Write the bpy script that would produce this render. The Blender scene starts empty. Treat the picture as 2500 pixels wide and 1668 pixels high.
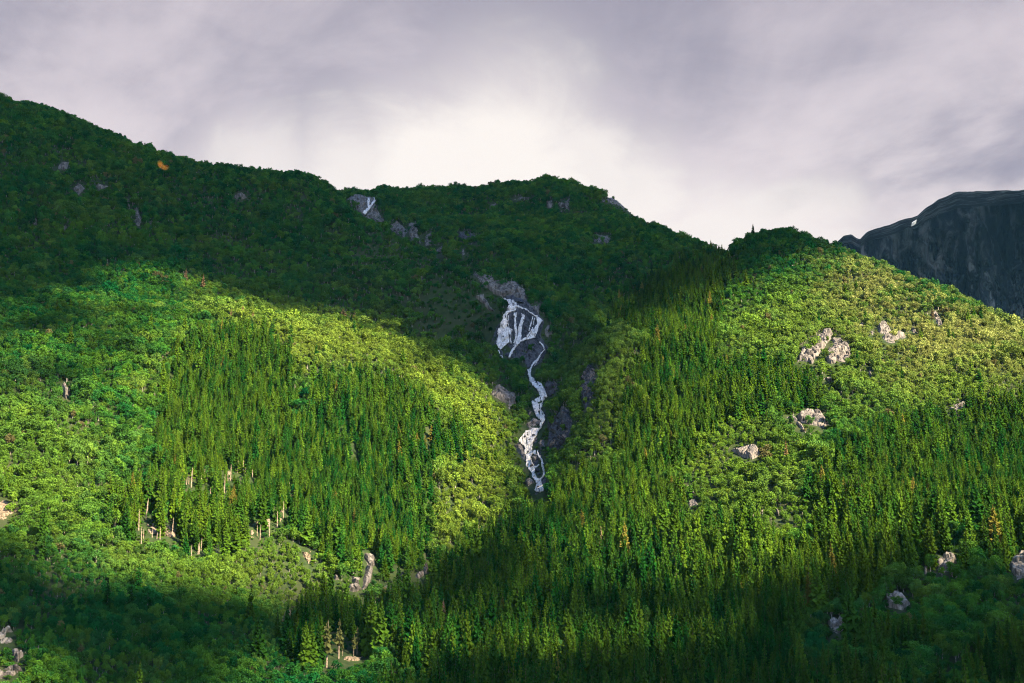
import bpy, math, random
import numpy as np
from mathutils import Vector

random.seed(7)
RNG = np.random.default_rng(7)
scene = bpy.context.scene
COL = scene.collection

# ------------------------------------------------------------------ camera
F = 3434.0                      # focal length in units of the 2500 px wide frame
PITCH = math.radians(13.4)
cam_data = bpy.data.cameras.new('camera')
cam = bpy.data.objects.new('camera', cam_data)
COL.objects.link(cam)
cam.location = (0, 0, 0)
cam.rotation_euler = (math.radians(90) + PITCH, 0, 0)
cam_data.sensor_width = 36.0
cam_data.lens = 36.0 * F / 2500.0
cam_data.clip_start = 0.1
cam_data.clip_end = 60000
cam_data.dof.use_dof = True
cam_data.dof.focus_distance = 900
cam_data.dof.aperture_fstop = 3.5
scene.camera = cam

# ------------------------------------------------------------------ light
SUN_EL, SUN_SIDE = math.radians(33), math.radians(48)
SUN = np.array([math.sin(SUN_SIDE) * math.cos(SUN_EL), -math.cos(SUN_SIDE) * math.cos(SUN_EL), math.sin(SUN_EL)])
sun_data = bpy.data.lights.new('sun', 'SUN')
sun_data.energy = 5.0
sun_data.angle = math.radians(0.53)
sun_data.color = (1.0, 0.81, 0.50)
sun = bpy.data.objects.new('sun', sun_data)
COL.objects.link(sun)
sun.rotation_euler = Vector(SUN).to_track_quat('Z', 'Y').to_euler()
sun.location = (0, 0, 3000)

scene.view_settings.view_transform = 'Standard'
scene.view_settings.look = 'None'
scene.view_settings.exposure = 2.35
scene.view_settings.gamma = 1.0
EXP = 2.0 ** 2.35
scene.cycles.max_bounces = 5
scene.cycles.diffuse_bounces = 2
scene.cycles.glossy_bounces = 1
scene.cycles.transmission_bounces = 2
scene.cycles.volume_bounces = 0
scene.cycles.sample_clamp_indirect = 6
scene.cycles.use_denoising = True
scene.cycles.denoiser = 'OPENIMAGEDENOISE'
scene.cycles.denoising_input_passes = 'RGB_ALBEDO_NORMAL'
scene.cycles.denoising_prefilter = 'NONE'
scene.cycles.pixel_filter_type = 'BLACKMAN_HARRIS'
scene.cycles.filter_width = 1.1


def unit_dir(u, v):
    cx, cy = (u - 1250) / F, (834 - v) / F
    d = np.array([cx, math.cos(PITCH) - cy * math.sin(PITCH), math.sin(PITCH) + cy * math.cos(PITCH)])
    return d / np.linalg.norm(d)


world = bpy.data.worlds.new('World')
scene.world = world
world.use_nodes = True
wn, wl = world.node_tree.nodes, world.node_tree.links
wn.clear()


class NB:
    """small helper for node trees"""
    def __init__(self, tree):
        self.t, self.n, self.l = tree, tree.nodes, tree.links

    def new(self, typ, **kw):
        nd = self.n.new(typ)
        for k, v in kw.items():
            setattr(nd, k, v)
        return nd

    def put(self, sock, val):
        if hasattr(val, 'is_linked') or hasattr(val, 'links'):
            self.l.new(val, sock)
        else:
            sock.default_value = val

    def math(self, op, a, b=0.0, c=0.0, clamp=False):
        nd = self.new('ShaderNodeMath', operation=op, use_clamp=clamp)
        self.put(nd.inputs[0], a); self.put(nd.inputs[1], b)
        if len(nd.inputs) > 2:
            self.put(nd.inputs[2], c)
        return nd.outputs[0]

    def vmath(self, op, a, b=(0, 0, 0)):
        nd = self.new('ShaderNodeVectorMath', operation=op)
        self.put(nd.inputs[0], a); self.put(nd.inputs[1], b)
        return nd.outputs['Value'] if op in ('DOT_PRODUCT', 'LENGTH', 'DISTANCE') else nd.outputs[0]

    def noise(self, vec, scale, detail=4, rough=0.5, dist=0.0):
        nd = self.new('ShaderNodeTexNoise')
        self.put(nd.inputs['Vector'], vec)
        nd.inputs['Scale'].default_value = scale
        nd.inputs['Detail'].default_value = detail
        nd.inputs['Roughness'].default_value = rough
        nd.inputs['Distortion'].default_value = dist
        return nd.outputs[0]

    def mix(self, fac, a, b, blend='MIX'):
        nd = self.new('ShaderNodeMix', data_type='RGBA', blend_type=blend)
        self.put(nd.inputs[0], fac)
        for s, val in ((nd.inputs[6], a), (nd.inputs[7], b)):
            if isinstance(val, tuple) and len(val) == 3:
                val = val + (1.0,)
            self.put(s, val)
        return nd.outputs[2]

    def smooth(self, x, lo, hi):
        nd = self.new('ShaderNodeMapRange', interpolation_type='SMOOTHSTEP')
        self.put(nd.inputs[0], x)
        nd.inputs[1].default_value = lo; nd.inputs[2].default_value = hi
        return nd.outputs[0]


def srgb(r, g, b, k=1.0):
    f = lambda c: ((c / 255 + 0.055) / 1.055) ** 2.4 if c > 10 else c / 255 / 12.92
    return (f(r) * k, f(g) * k, f(b) * k)


B = NB(world.node_tree)
tc = B.new('ShaderNodeTexCoord').outputs['Generated']
dirn = B.vmath('NORMALIZE', tc)
sep = B.new('ShaderNodeSeparateXYZ')
wl.new(dirn, sep.inputs[0])
elev = sep.outputs[2]
# cloud deck seen in perspective
zc = B.math('ADD', B.math('MAXIMUM', elev, 0.0), 0.22)
pl = B.new('ShaderNodeCombineXYZ')
wl.new(B.math('DIVIDE', sep.outputs[0], zc), pl.inputs[0])
wl.new(B.math('DIVIDE', sep.outputs[1], zc), pl.inputs[1])
deck = pl.outputs[0]
n1 = B.noise(B.vmath('ADD', deck, (5.3, 2.1, 0)), 2.0, 9, 0.56, 0.7)
n2 = B.noise(B.vmath('ADD', deck, (3.7, 1.2, 0)), 5.2, 10, 0.58, 0.9)
tone = B.math('ADD', B.math('MULTIPLY', n1, 0.72), B.math('MULTIPLY', n2, 0.28))
K = 1.0 / EXP
grey = B.mix(B.smooth(B.math('SUBTRACT', tone, B.math('MULTIPLY', B.smooth(elev, 0.36, 0.47), 0.05)), 0.32, 0.62), srgb(163, 157, 172, K), srgb(214, 203, 210, K))
# thin bright cloud low over the hills
low = B.smooth(elev, 0.43, 0.27)
low2 = B.math('MULTIPLY', low, B.smooth(B.math('ADD', n1, B.math('MULTIPLY', low, 0.34)), 0.50, 0.80), clamp=True)
cloud_col = B.mix(low2, grey, srgb(240, 228, 228, K))


def spot(u, v, size):
    d = unit_dir(u, v)
    dd = B.vmath('DISTANCE', dirn, tuple(d))
    return B.smooth(B.math('ADD', dd, B.math('MULTIPLY', B.math('SUBTRACT', tone, 0.5), 0.30)), size, size * 0.12)


glow = None
for gu, gv, gs, ga in ((1230, 410, 0.105, 1.0), (1060, 430, 0.09, 1.0), (880, 450, 0.07, 0.8), (640, 420, 0.055, 0.6), (1260, 320, 0.06, 0.6), (1400, 430, 0.07, 0.85), (1560, 520, 0.075, 0.8), (1740, 575, 0.075, 0.75), (1900, 575, 0.06, 0.6)):
    g_ = B.math('MULTIPLY', spot(gu, gv, gs), ga)
    glow = g_ if glow is None else B.math('MAXIMUM', glow, g_)
cloud_col = B.mix(glow, cloud_col, srgb(255, 246, 239, K))
sky = B.new('ShaderNodeTexSky', sky_type='NISHITA')
sky.sun_disc = False
sky.sun_elevation = SUN_EL
sky.sun_rotation = math.pi - SUN_SIDE
sky.dust_density = 0.2
sky.ozone_density = 4.0
skyc = B.new('ShaderNodeVectorMath', operation='SCALE')
wl.new(sky.outputs[0], skyc.inputs[0])
skyc.inputs['Scale'].default_value = 0.08
# broken cover: closed over the hills, blue gaps higher up
gap = B.math('MULTIPLY', B.smooth(elev, 0.47, 0.62), B.smooth(B.noise(deck, 1.9, 5, 0.55, 0.3), 0.30, 0.46))
# the bank lies over the mountains; towards the sun the sky is open
open_ = B.smooth(B.vmath('DOT_PRODUCT', dirn, (math.sin(SUN_SIDE), -math.cos(SUN_SIDE), 0.0)), -0.15, 0.35)
gap = B.math('MAXIMUM', gap, B.math('MULTIPLY', open_, B.smooth(B.noise(deck, 1.1, 4, 0.55, 0.3), 0.62, 0.44)))
final = B.mix(gap, cloud_col, skyc.outputs[0])
bg = B.new('ShaderNodeBackground')
wl.new(final, bg.inputs[0])
bg.inputs[1].default_value = 1.0
wo = B.new('ShaderNodeOutputWorld')
wl.new(bg.outputs[0], wo.inputs[0])


# ------------------------------------------------------------------ numeric helpers
def hash2(ix, iy, seed):
    n = (ix.astype(np.int64) * 374761393 + iy.astype(np.int64) * 668265263 + seed * 982451653) & 0xFFFFFFFF
    n = ((n ^ (n >> 13)) * 1274126177) & 0xFFFFFFFF
    return ((n ^ (n >> 16)) & 0xFFFFFF) / float(0xFFFFFF)


def vnoise(x, y, seed=0):
    xi, yi = np.floor(x), np.floor(y)
    fx, fy = x - xi, y - yi
    fx, fy = fx * fx * (3 - 2 * fx), fy * fy * (3 - 2 * fy)
    a, b = hash2(xi, yi, seed), hash2(xi + 1, yi, seed)
    c, d = hash2(xi, yi + 1, seed), hash2(xi + 1, yi + 1, seed)
    return (a * (1 - fx) + b * fx) * (1 - fy) + (c * (1 - fx) + d * fx) * fy


def fbm(x, y, seed=0, octv=4, gain=0.5):
    s, a, t = 0.0, 1.0, 0.0
    for i in range(octv):
        s = s + a * (vnoise(x * 2 ** i, y * 2 ** i, seed + i * 17) - 0.5)
        t += a
        a *= gain
    return s / t * 2


def unproject(u, v, r):
    """pixel + horizontal distance -> world"""
    u, v, r = np.asarray(u, float), np.asarray(v, float), np.asarray(r, float)
    cx, cy = (u - 1250) / F, (834 - v) / F
    dx, dy, dz = cx, math.cos(PITCH) - cy * math.sin(PITCH), math.sin(PITCH) + cy * math.cos(PITCH)
    k = r / np.hypot(dx, dy)
    return np.stack([dx * k, dy * k, dz * k], -1)


def project(P):
    x, y, z = P[..., 0], P[..., 1], P[..., 2]
    w = y * math.cos(PITCH) + z * math.sin(PITCH)
    up = -y * math.sin(PITCH) + z * math.cos(PITCH)
    return 1250 + F * x / w, 834 - F * up / w


def in_poly(u, v, poly):
    inside = np.zeros(u.shape, bool)
    n = len(poly)
    for i in range(n):
        x1, y1 = poly[i]
        x2, y2 = poly[(i + 1) % n]
        if y1 == y2:
            continue
        c = ((y1 > v) != (y2 > v)) & (u < (x2 - x1) * (v - y1) / (y2 - y1) + x1)
        inside ^= c
    return inside


def sd_poly(u, v, poly):
    """signed distance to a polygon, positive inside"""
    d = np.full(u.shape, 1e18)
    n = len(poly)
    for i in range(n):
        x1, y1 = poly[i]
        x2, y2 = poly[(i + 1) % n]
        ex, ey = x2 - x1, y2 - y1
        t = np.clip(((u - x1) * ex + (v - y1) * ey) / (ex * ex + ey * ey + 1e-9), 0, 1)
        d = np.minimum(d, (u - x1 - t * ex) ** 2 + (v - y1 - t * ey) ** 2)
    return np.sqrt(d) * np.where(in_poly(u, v, poly), 1, -1)


def zpoly(ox, oy, s, pts):
    return [(ox + x / s, oy + y / s) for x, y in pts]


# ------------------------------------------------------------------ terrain
# survey points: (pixel u, pixel v, distance, height of the canopy over the ground)
CP = [
    # foot of the slopes
    (-300, 1660, 545, 9), (0, 1660, 545, 9), (400, 1660, 545, 8), (800, 1660, 545, 8), (1200, 1660, 545, 16), (1600, 1660, 545, 16), (2000, 1660, 545, 16), (2500, 1660, 545, 16), (2800, 1660, 545, 16),
    # left hill
    (-300, 1450, 640, 7), (0, 1450, 640, 7), (400, 1480, 635, 6), (700, 1500, 645, 6),
    (-300, 1250, 740, 7), (0, 1250, 740, 7), (400, 1300, 720, 6), (700, 1330, 735, 8), (880, 1400, 735, 4), (1010, 1385, 765, 4), (1120, 1290, 830, 6),
    (-300, 1000, 860, 7), (0, 1000, 860, 7), (400, 1050, 845, 14), (800, 1050, 865, 14), (1100, 1050, 915, 7),
    (-300, 750, 1050, 8), (0, 750, 1050, 8), (400, 750, 1080, 8), (800, 780, 1080, 8), (1050, 830, 1060, 7), (1200, 1000, 985, 5),
    (-300, 430, 1400, 8), (0, 500, 1340, 8), (400, 520, 1360, 8), (700, 540, 1360, 8), (950, 640, 1270, 8),
    (-300, 160, 1850, 8), (0, 245, 1800, 8), (150, 283, 1760, 8), (330, 358, 1650, 7), (420, 380, 1610, 8), (550, 392, 1580, 9), (690, 404, 1560, 9), (780, 443, 1520, 9),
    (834, 492, 1480, 9), (949, 560, 1380, 9), (1079, 640, 1270, 8), (1150, 720, 1180, 7), (1200, 850, 1085, 6),
    # stream and fall
    (1310, 1195, 930, 0), (1290, 1120, 975, 0), (1305, 1030, 1030, 0), (1300, 940, 1090, 0), (1255, 895, 1122, 0), (1310, 890, 1128, 0), (1240, 820, 1142, 0), (1300, 820, 1148, 0), (1235, 735, 1168, 0), (1290, 750, 1172, 0), (1325, 785, 1162, 0), (1385, 1000, 990, 3), (1405, 900, 1055, 4), (1345, 1100, 935, 2),
    (1180, 665, 1270, 2), (1100, 600, 1450, 4), (1000, 555, 1600, 6), (900, 490, 1740, 3),
    # back hill
    (840, 452, 1880, 7), (950, 452, 1950, 7), (1100, 450, 2000, 6), (1250, 450, 2000, 5), (1330, 445, 1960, 4), (1400, 437, 1900, 6), (1450, 452, 1860, 5), (1510, 476, 1800, 3), (1557, 523, 1740, 5), (1640, 553, 1660, 7), (1710, 582, 1590, 7), (1770, 605, 1520, 7),
    (1100, 530, 1740, 7), (1300, 530, 1700, 7), (1450, 560, 1580, 7), (1350, 640, 1400, 7), (1250, 640, 1370, 6), (1550, 650, 1430, 7), (1400, 740, 1240, 7), (1380, 840, 1150, 7), (1420, 790, 1190, 6), (1640, 620, 1480, 7),
    # right hill, gully edge
    (1772, 610, 1310, 9), (1690, 635, 1255, 14), (1620, 665, 1215, 15), (1560, 705, 1165, 15), (1505, 755, 1110, 15), (1470, 850, 1012, 9), (1455, 940, 950, 8), (1410, 1060, 890, 8), (1345, 1185, 842, 13),
    (1285, 1225, 835, 16), (1210, 1275, 800, 16), (1150, 1310, 772, 16), (1050, 1395, 715, 16), (930, 1455, 668, 16), (860, 1500, 640, 14),
    # right hill, skyline
    (1838, 578, 1330, 6), (1900, 565, 1345, 8), (1980, 571, 1335, 8), (2050, 592, 1315, 8), (2150, 632, 1285, 7), (2250, 680, 1245, 6), (2400, 748, 1185, 6), (2500, 800, 1140, 7), (2800, 950, 1010, 7),
    # right hill, face
    (1700, 760, 1090, 12), (1900, 720, 1110, 8), (2100, 740, 1110, 6), (2300, 800, 1075, 6), (2080, 830, 1010, 3),
    (1600, 900, 970, 14), (1800, 900, 945, 12), (2000, 920, 935, 7), (2300, 930, 950, 7),
    (1500, 1080, 870, 14), (1750, 1080, 845, 10), (2000, 1080, 830, 10), (2300, 1080, 850, 12), (2500, 1040, 890, 12),
    (1400, 1280, 770, 16), (1700, 1260, 755, 14), (2000, 1270, 735, 14), (2300, 1280, 740, 14), (2600, 1250, 770, 12),
    (1100, 1480, 655, 16), (1400, 1460, 665, 16), (1700, 1460, 650, 16), (2000, 1460, 640, 14), (2300, 1480, 635, 12), (2600, 1460, 650, 12),
]
cp = np.array(CP, float)
W = unproject(cp[:, 0], cp[:, 1], cp[:, 2])
W[:, 2] -= cp[:, 3]
extra = []


def behind(u, v, r, dr, dz):
    p = unproject(u, v, r)
    q = unproject(u, v, r + dr)
    extra.append((q[0], q[1], p[2] + dz))


# ground falling away behind the crests
for u, v, r in ((-300, 160, 1850), (0, 245, 1800), (150, 283, 1760), (330, 358, 1650), (550, 392, 1580), (690, 404, 1560)):
    behind(u, v, r, 170, -10); behind(u, v, r, 600, -110)
for u, v, r in ((840, 452, 1880), (1100, 450, 2000), (1250, 450, 2000), (1400, 437, 1900), (1510, 476, 1800), (1640, 553, 1660)):
    behind(u, v, r, 160, -20); behind(u, v, r, 600, -160)
for u, v, r in ((1900, 565, 1345), (2050, 592, 1315), (2250, 680, 1245), (2400, 748, 1185), (2500, 800, 1140), (2800, 950, 1010)):
    behind(u, v, r, 120, -30); behind(u, v, r, 450, -260)
# far side of the left spur, of the gully rim and of the front spur
for u, v, r, dr, dz in ((834, 492, 1480, 110, -40), (949, 560, 1380, 90, -30), (1079, 640, 1270, 60, -25),
                        (1690, 635, 1255, 110, -22), (1620, 665, 1215, 70, -32), (1560, 705, 1165, 60, -38), (1505, 755, 1110, 45, -42), 
                        (1210, 1275, 800, 35, -24), (1150, 1310, 772, 30, -24), (1050, 1395, 715, 28, -22), (930, 1455, 668, 32, -14)):
    behind(u, v, r, dr, dz - 12)
# valley floor
for x, y, z in ((0, 0, -1.9), (-60, 40, -6), (60, 40, -6), (0, 120, -16), (-250, 100, -18), (250, 100, -18), (0, 300, -24), (-300, 300, -22), (300, 300, -22), (-700, 300, -10), (700, 300, -10),
                (-150, 440, -24), (150, 440, -25), (-400, 430, -20), (400, 430, -22), (-900, 0, -10), (900, 0, -10), (0, -300, -20), (-900, 700, 150), (1000, 700, 60), (1200, 1500, 100), (900, 2300, 60), (-1500, 1900, 900)):
    extra.append((x, y, z))
W = np.vstack([W, np.array(extra)])


def tps_fit(P, z, lam=2e-4):
    n = len(P)
    d2 = ((P[:, None] - P[None]) ** 2).sum(-1)
    Kk = np.where(d2 > 0, 0.5 * d2 * np.log(d2 + 1e-20), 0) + lam * np.eye(n)
    A = np.zeros((n + 3, n + 3))
    Q = np.c_[np.ones(n), P]
    A[:n, :n], A[:n, n:], A[n:, :n] = Kk, Q, Q.T
    return np.linalg.solve(A, np.r_[z, 0, 0, 0])



# the crests are rounded by the fit: lower the surveyed crest points until the sight lines over them agree
CREST = set()
for i, (u, v, r, h) in enumerate(CP):
    if (v <= 500 and r >= 1480 and u != 900 and not (v == 500)) or (r >= 1500 and u >= 1510 and v < 610) or (834 <= u <= 1150 and 1180 <= r <= 1480 and v in (492, 560, 640, 720)) \
            or (u, v) in {(1772, 610), (1690, 635), (1620, 665), (1560, 705), (1505, 755), (1285, 1225), (1210, 1275), (1150, 1310), (1050, 1395), (930, 1455)} \
            or (u >= 1838 and 1000 < r < 1350 and (u, v) in {(1838, 578), (1900, 565), (1980, 571), (2050, 592), (2150, 632), (2250, 680), (2400, 748), (2500, 800), (2800, 950)}):
        CREST.add(i)
CREST = sorted(CREST)


def tps_eval(q, P, co):
    d2 = ((q[:, None] - P[None]) ** 2).sum(-1)
    return (0.5 * d2 * np.log(d2 + 1e-20)) @ co[:len(P)] + co[-3] + q @ co[-2:]


PN = W[:, :2] / 1000
for it in range(7):
    coef = tps_fit(PN, W[:, 2])
    for i in CREST:
        u, v, r, h = CP[i]
        rs_ = np.arange(r - 70, r + (15 if r < 900 else 75), 5.0)
        d_ = unproject(u, 834, 1.0)
        z_ = tps_eval(np.c_[d_[0] * rs_, d_[1] * rs_] / 1000, PN, coef) + h + (5 if r > 1480 else 0)
        _, vv = project(np.stack([d_[0] * rs_, d_[1] * rs_, z_], -1))
        W[i, 2] += 0.7 * (vv.min() - v) / F * r
coef = tps_fit(PN, W[:, 2])
GS = 8.0
GX0, GX1, GY0, GY1 = -1300, 1200, -80, 2640
gx, gy = np.arange(GX0, GX1 + 1, GS), np.arange(GY0, GY1 + 1, GS)
NX, NY = len(gx), len(gy)
GX, GY = np.meshgrid(gx, gy)
flat = np.c_[GX.ravel(), GY.ravel()] / 1000
Hh = np.zeros(len(flat))
for i0 in range(0, len(flat), 8000):
    q = flat[i0:i0 + 8000]
    d2 = ((q[:, None] - PN[None]) ** 2).sum(-1)
    Hh[i0:i0 + 8000] = (0.5 * d2 * np.log(d2 + 1e-20)) @ coef[:len(PN)] + coef[-3] + q @ coef[-2:]
H = Hh.reshape(NY, NX)
rr = np.hypot(GX, GY)
amp = np.clip((rr - 420) / 300, 0, 1)
H = H + amp * (5.5 * fbm(GX / 110, GY / 110, 3, 4) + 2.0 * fbm(GX / 32, GY / 32, 9, 3))


def hgt(x, y):
    fx = np.clip((np.asarray(x) - GX0) / GS, 0, NX - 1.001)
    fy = np.clip((np.asarray(y) - GY0) / GS, 0, NY - 1.001)
    ix, iy = fx.astype(int), fy.astype(int)
    tx, ty = fx - ix, fy - iy
    return (H[iy, ix] * (1 - tx) + H[iy, ix + 1] * tx) * (1 - ty) + (H[iy + 1, ix] * (1 - tx) + H[iy + 1, ix + 1] * tx) * ty


def hnormal(x, y, e=10.0):
    dx = (hgt(x + e, y) - hgt(x - e, y)) / (2 * e)
    dy = (hgt(x, y + e) - hgt(x, y - e)) / (2 * e)
    n = np.stack([-dx, -dy, np.ones_like(dx)], -1)
    return n / np.linalg.norm(n, axis=-1, keepdims=True)


def hit(u, v):
    """where the sight line through a pixel meets the ground"""
    u, v = np.asarray(u, float).ravel(), np.asarray(v, float).ravel()
    D = unproject(u, v, np.ones_like(u))
    out = np.full(len(u), np.nan)
    rs = np.arange(470, 2300, 4.0)
    for i0 in range(0, len(u), 2000):
        d = D[i0:i0 + 2000]
        X, Y, Z = (d[:, k:k + 1] * rs for k in range(3))
        diff = hgt(X, Y) - Z
        above = diff >= 0
        k = above.argmax(1)
        ok = above.any(1) & (k > 0)
        j = np.arange(len(d))
        d1, d0 = diff[j, k], diff[j, np.maximum(k - 1, 0)]
        t = np.where(ok, d0 / (d0 - d1 + 1e-12), 0)
        r = rs[np.maximum(k - 1, 0)] + t * 4.0
        out[i0:i0 + 2000] = np.where(ok, r, np.nan)
    return D * out[:, None], out


def mesh_from(name, verts, faces, smooth=False):
    me = bpy.data.meshes.new(name)
    me.from_pydata([tuple(p) for p in verts], [], [tuple(int(i) for i in f) for f in faces])
    if smooth:
        me.polygons.foreach_set('use_smooth', [True] * len(me.polygons))
    me.update()
    return me


def quick_mesh(name, verts, faces, smooth=False):
    """verts (n,3), faces (m,k) arrays of one size"""
    verts, faces = np.asarray(verts, np.float32), np.asarray(faces, np.int32)
    me = bpy.data.meshes.new(name)
    m, k = faces.shape
    me.vertices.add(len(verts)); me.vertices.foreach_set('co', verts.ravel())
    me.loops.add(m * k); me.loops.foreach_set('vertex_index', faces.ravel())
    me.polygons.add(m)
    me.polygons.foreach_set('loop_start', np.arange(0, m * k, k, dtype=np.int32))
    me.polygons.foreach_set('use_smooth', np.full(m, smooth))
    me.update(calc_edges=True)
    return me


def add(name, me, mat=None, parent=None, **props):
    o = bpy.data.objects.new(name, me)
    COL.objects.link(o)
    if mat is not None and me is not None:
        me.materials.append(mat)
    if parent is not None:
        o.parent = parent
    for k, val in props.items():
        o[k] = val
    return o


# ------------------------------------------------------------------ materials
def new_mat(name):
    m = bpy.data.materials.new(name)
    m.use_nodes = True
    m.node_tree.nodes.clear()
    b = NB(m.node_tree)
    out = b.new('ShaderNodeOutputMaterial')
    return m, b, out


def foliage_mat(name, translucent=0.3):
    m, b, out = new_mat(name)
    at = b.new('ShaderNodeAttribute', attribute_type='INSTANCER', attribute_name='tcol')
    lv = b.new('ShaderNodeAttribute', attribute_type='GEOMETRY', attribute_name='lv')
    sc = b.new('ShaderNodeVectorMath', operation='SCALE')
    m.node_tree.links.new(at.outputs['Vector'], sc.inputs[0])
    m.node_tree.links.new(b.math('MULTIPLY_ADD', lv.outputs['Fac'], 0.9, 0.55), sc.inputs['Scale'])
    d = b.new('ShaderNodeBsdfDiffuse')
    t = b.new('ShaderNodeBsdfTranslucent')
    m.node_tree.links.new(sc.outputs[0], d.inputs[0])
    col_t = b.mix(1.0, sc.outputs[0], (1.0, 1.1, 0.5), 'MULTIPLY')
    m.node_tree.links.new(col_t, t.inputs[0])
    mx = b.new('ShaderNodeMixShader')
    mx.inputs[0].default_value = translucent
    m.node_tree.links.new(d.outputs[0], mx.inputs[1])
    m.node_tree.links.new(t.outputs[0], mx.inputs[2])
    m.node_tree.links.new(mx.outputs[0], out.inputs[0])
    return m


def noise_mat(name, c0, c1, scale, rough=0.9, lo=0.35, hi=0.65, c2=None, scale2=0.02, bump=0.0):
    m, b, out = new_mat(name)
    pos = b.new('ShaderNodeNewGeometry').outputs['Position']
    n = b.noise(pos, scale, 6, 0.6, 0.3)
    col = b.mix(b.smooth(n, lo, hi), c0, c1)
    if c2 is not None:
        col = b.mix(b.smooth(b.noise(b.vmath('ADD', pos, (31, 7, 11)), scale2, 5, 0.6), 0.48, 0.62), col, c2)
    p = b.new('ShaderNodeBsdfPrincipled')
    m.node_tree.links.new(col, p.inputs['Base Color'])
    p.inputs['Roughness'].default_value = rough
    p.inputs['Specular IOR Level'].default_value = 0.2
    if bump:
        bp = b.new('ShaderNodeBump')
        bp.inputs['Strength'].default_value = bump
        bp.inputs['Distance'].default_value = 1.0
        m.node_tree.links.new(n, bp.inputs['Height'])
        m.node_tree.links.new(bp.outputs[0], p.inputs['Normal'])
    m.node_tree.links.new(p.outputs[0], out.inputs[0])
    return m


def rock_mat(name, dark, light, stain, streak=(0.35, 0.35, 0.07)):
    m, b, out = new_mat(name)
    pos = b.new('ShaderNodeNewGeometry').outputs['Position']
    n = b.noise(b.vmath('MULTIPLY', pos, streak), 1.0, 7, 0.62, 0.6)
    col = b.mix(b.smooth(n, 0.36, 0.62), dark, light)
    s = b.noise(b.vmath('MULTIPLY', pos, (0.9, 0.9, 0.10)), 0.9, 5, 0.6, 0.2)
    col = b.mix(b.math('MULTIPLY', b.smooth(s, 0.52, 0.66), 0.75), col, stain)
    p = b.new('ShaderNodeBsdfPrincipled')
    m.node_tree.links.new(col, p.inputs['Base Color'])
    p.inputs['Roughness'].default_value = 0.85
    p.inputs['Specular IOR Level'].default_value = 0.25
    bp = b.new('ShaderNodeBump')
    bp.inputs['Strength'].default_value = 0.8
    bp.inputs['Distance'].default_value = 1.2
    m.node_tree.links.new(b.noise(pos, 0.5, 8, 0.65, 0.5), bp.inputs['Height'])
    m.node_tree.links.new(bp.outputs[0], p.inputs['Normal'])
    m.node_tree.links.new(p.outputs[0], out.inputs[0])
    return m


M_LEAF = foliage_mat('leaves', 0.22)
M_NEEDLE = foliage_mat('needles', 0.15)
M_BARK_BIRCH = noise_mat('birch bark', (0.10, 0.09, 0.08), (0.42, 0.39, 0.35), 1.2)
M_BARK = noise_mat('spruce bark', (0.05, 0.035, 0.025), (0.13, 0.095, 0.07), 2.0)
M_DEADWOOD = noise_mat('weathered wood', (0.14, 0.105, 0.08), (0.32, 0.26, 0.215), 1.5)
M_GROUND = noise_mat('forest floor', (0.012, 0.026, 0.008), (0.030, 0.048, 0.014), 0.2, 0.95, c2=(0.030, 0.040, 0.016), scale2=0.03)
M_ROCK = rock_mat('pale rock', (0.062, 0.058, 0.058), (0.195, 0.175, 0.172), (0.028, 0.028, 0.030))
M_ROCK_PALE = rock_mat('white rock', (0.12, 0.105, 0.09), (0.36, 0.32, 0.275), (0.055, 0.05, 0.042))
M_ROCK_DARK = rock_mat('wet and shaded dark rock', (0.016, 0.018, 0.024), (0.070, 0.070, 0.082), (0.010, 0.011, 0.015))  # dark for wet stone, and for the shade on the gorge walls
M_ROCK_GREY = rock_mat('grey rock', (0.046, 0.042, 0.040), (0.18, 0.163, 0.148), (0.022, 0.021, 0.022))
M_SCREE = rock_mat('scree', (0.10, 0.075, 0.055), (0.24, 0.19, 0.15), (0.06, 0.06, 0.03), (0.5, 0.5, 0.5))
M_WATER = rock_mat('white water', (0.42, 0.40, 0.40), (0.76, 0.72, 0.70), (0.20, 0.20, 0.215), (0.9, 0.9, 0.16))
M_SNOW = noise_mat('snow', (0.75, 0.77, 0.8), (0.9, 0.9, 0.9), 0.05)
M_CLOUD = noise_mat('cloud', (0.85, 0.85, 0.86), (0.95, 0.95, 0.95), 0.01)

# ------------------------------------------------------------------ terrain mesh
vi = np.arange(NX * NY).reshape(NY, NX)
quads = np.stack([vi[:-1, :-1], vi[:-1, 1:], vi[1:, 1:], vi[1:, :-1]], -1).reshape(-1, 4)
add('terrain', quick_mesh('terrain', np.c_[GX.ravel(), GY.ravel(), H.ravel()], quads, True), M_GROUND, kind='structure')

# ------------------------------------------------------------------ far mountain
sky_u = np.array([1500, 1800, 1950, 2045, 2060, 2078, 2092, 2100, 2115, 2135, 2180, 2225, 2240, 2262, 2290, 2330, 2390, 2450, 2500, 2700, 3000, 3400])
sky_v = np.array([760, 690, 640, 588, 574, 570, 580, 582, 566, 556, 545, 532, 527, 506, 485, 472, 467, 465, 463, 480, 560, 700])
mu = np.arange(1500, 3401, 4.0)
mt = np.concatenate([np.linspace(0, 1, 170), np.array([1.05, 1.15, 1.4])])
crest_v = np.interp(mu, sky_u, sky_v) + 5 * fbm(mu / 45, mu * 0, 5, 4)
MU, MT = np.meshgrid(mu, mt)
CR = 4300 + 350 * fbm(MU / 320, MU * 0 + 3, 21, 3)
crest = unproject(MU, np.broadcast_to(crest_v, MU.shape), CR)
zc_ = crest[..., 2]
tt = np.clip(MT, 0, 1)
hfrac = np.where(tt < 0.4, tt / 0.4 * 0.36, 0.36 + (tt - 0.4) / 0.6 * 0.64)      # talus, then cliff
rback = np.where(tt < 0.4, 1000 * (1 - tt / 0.4) + 330, 330 * (1 - (tt - 0.4) / 0.6) ** 1.35)
Zm = -120 + (zc_ + 120) * hfrac
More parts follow.
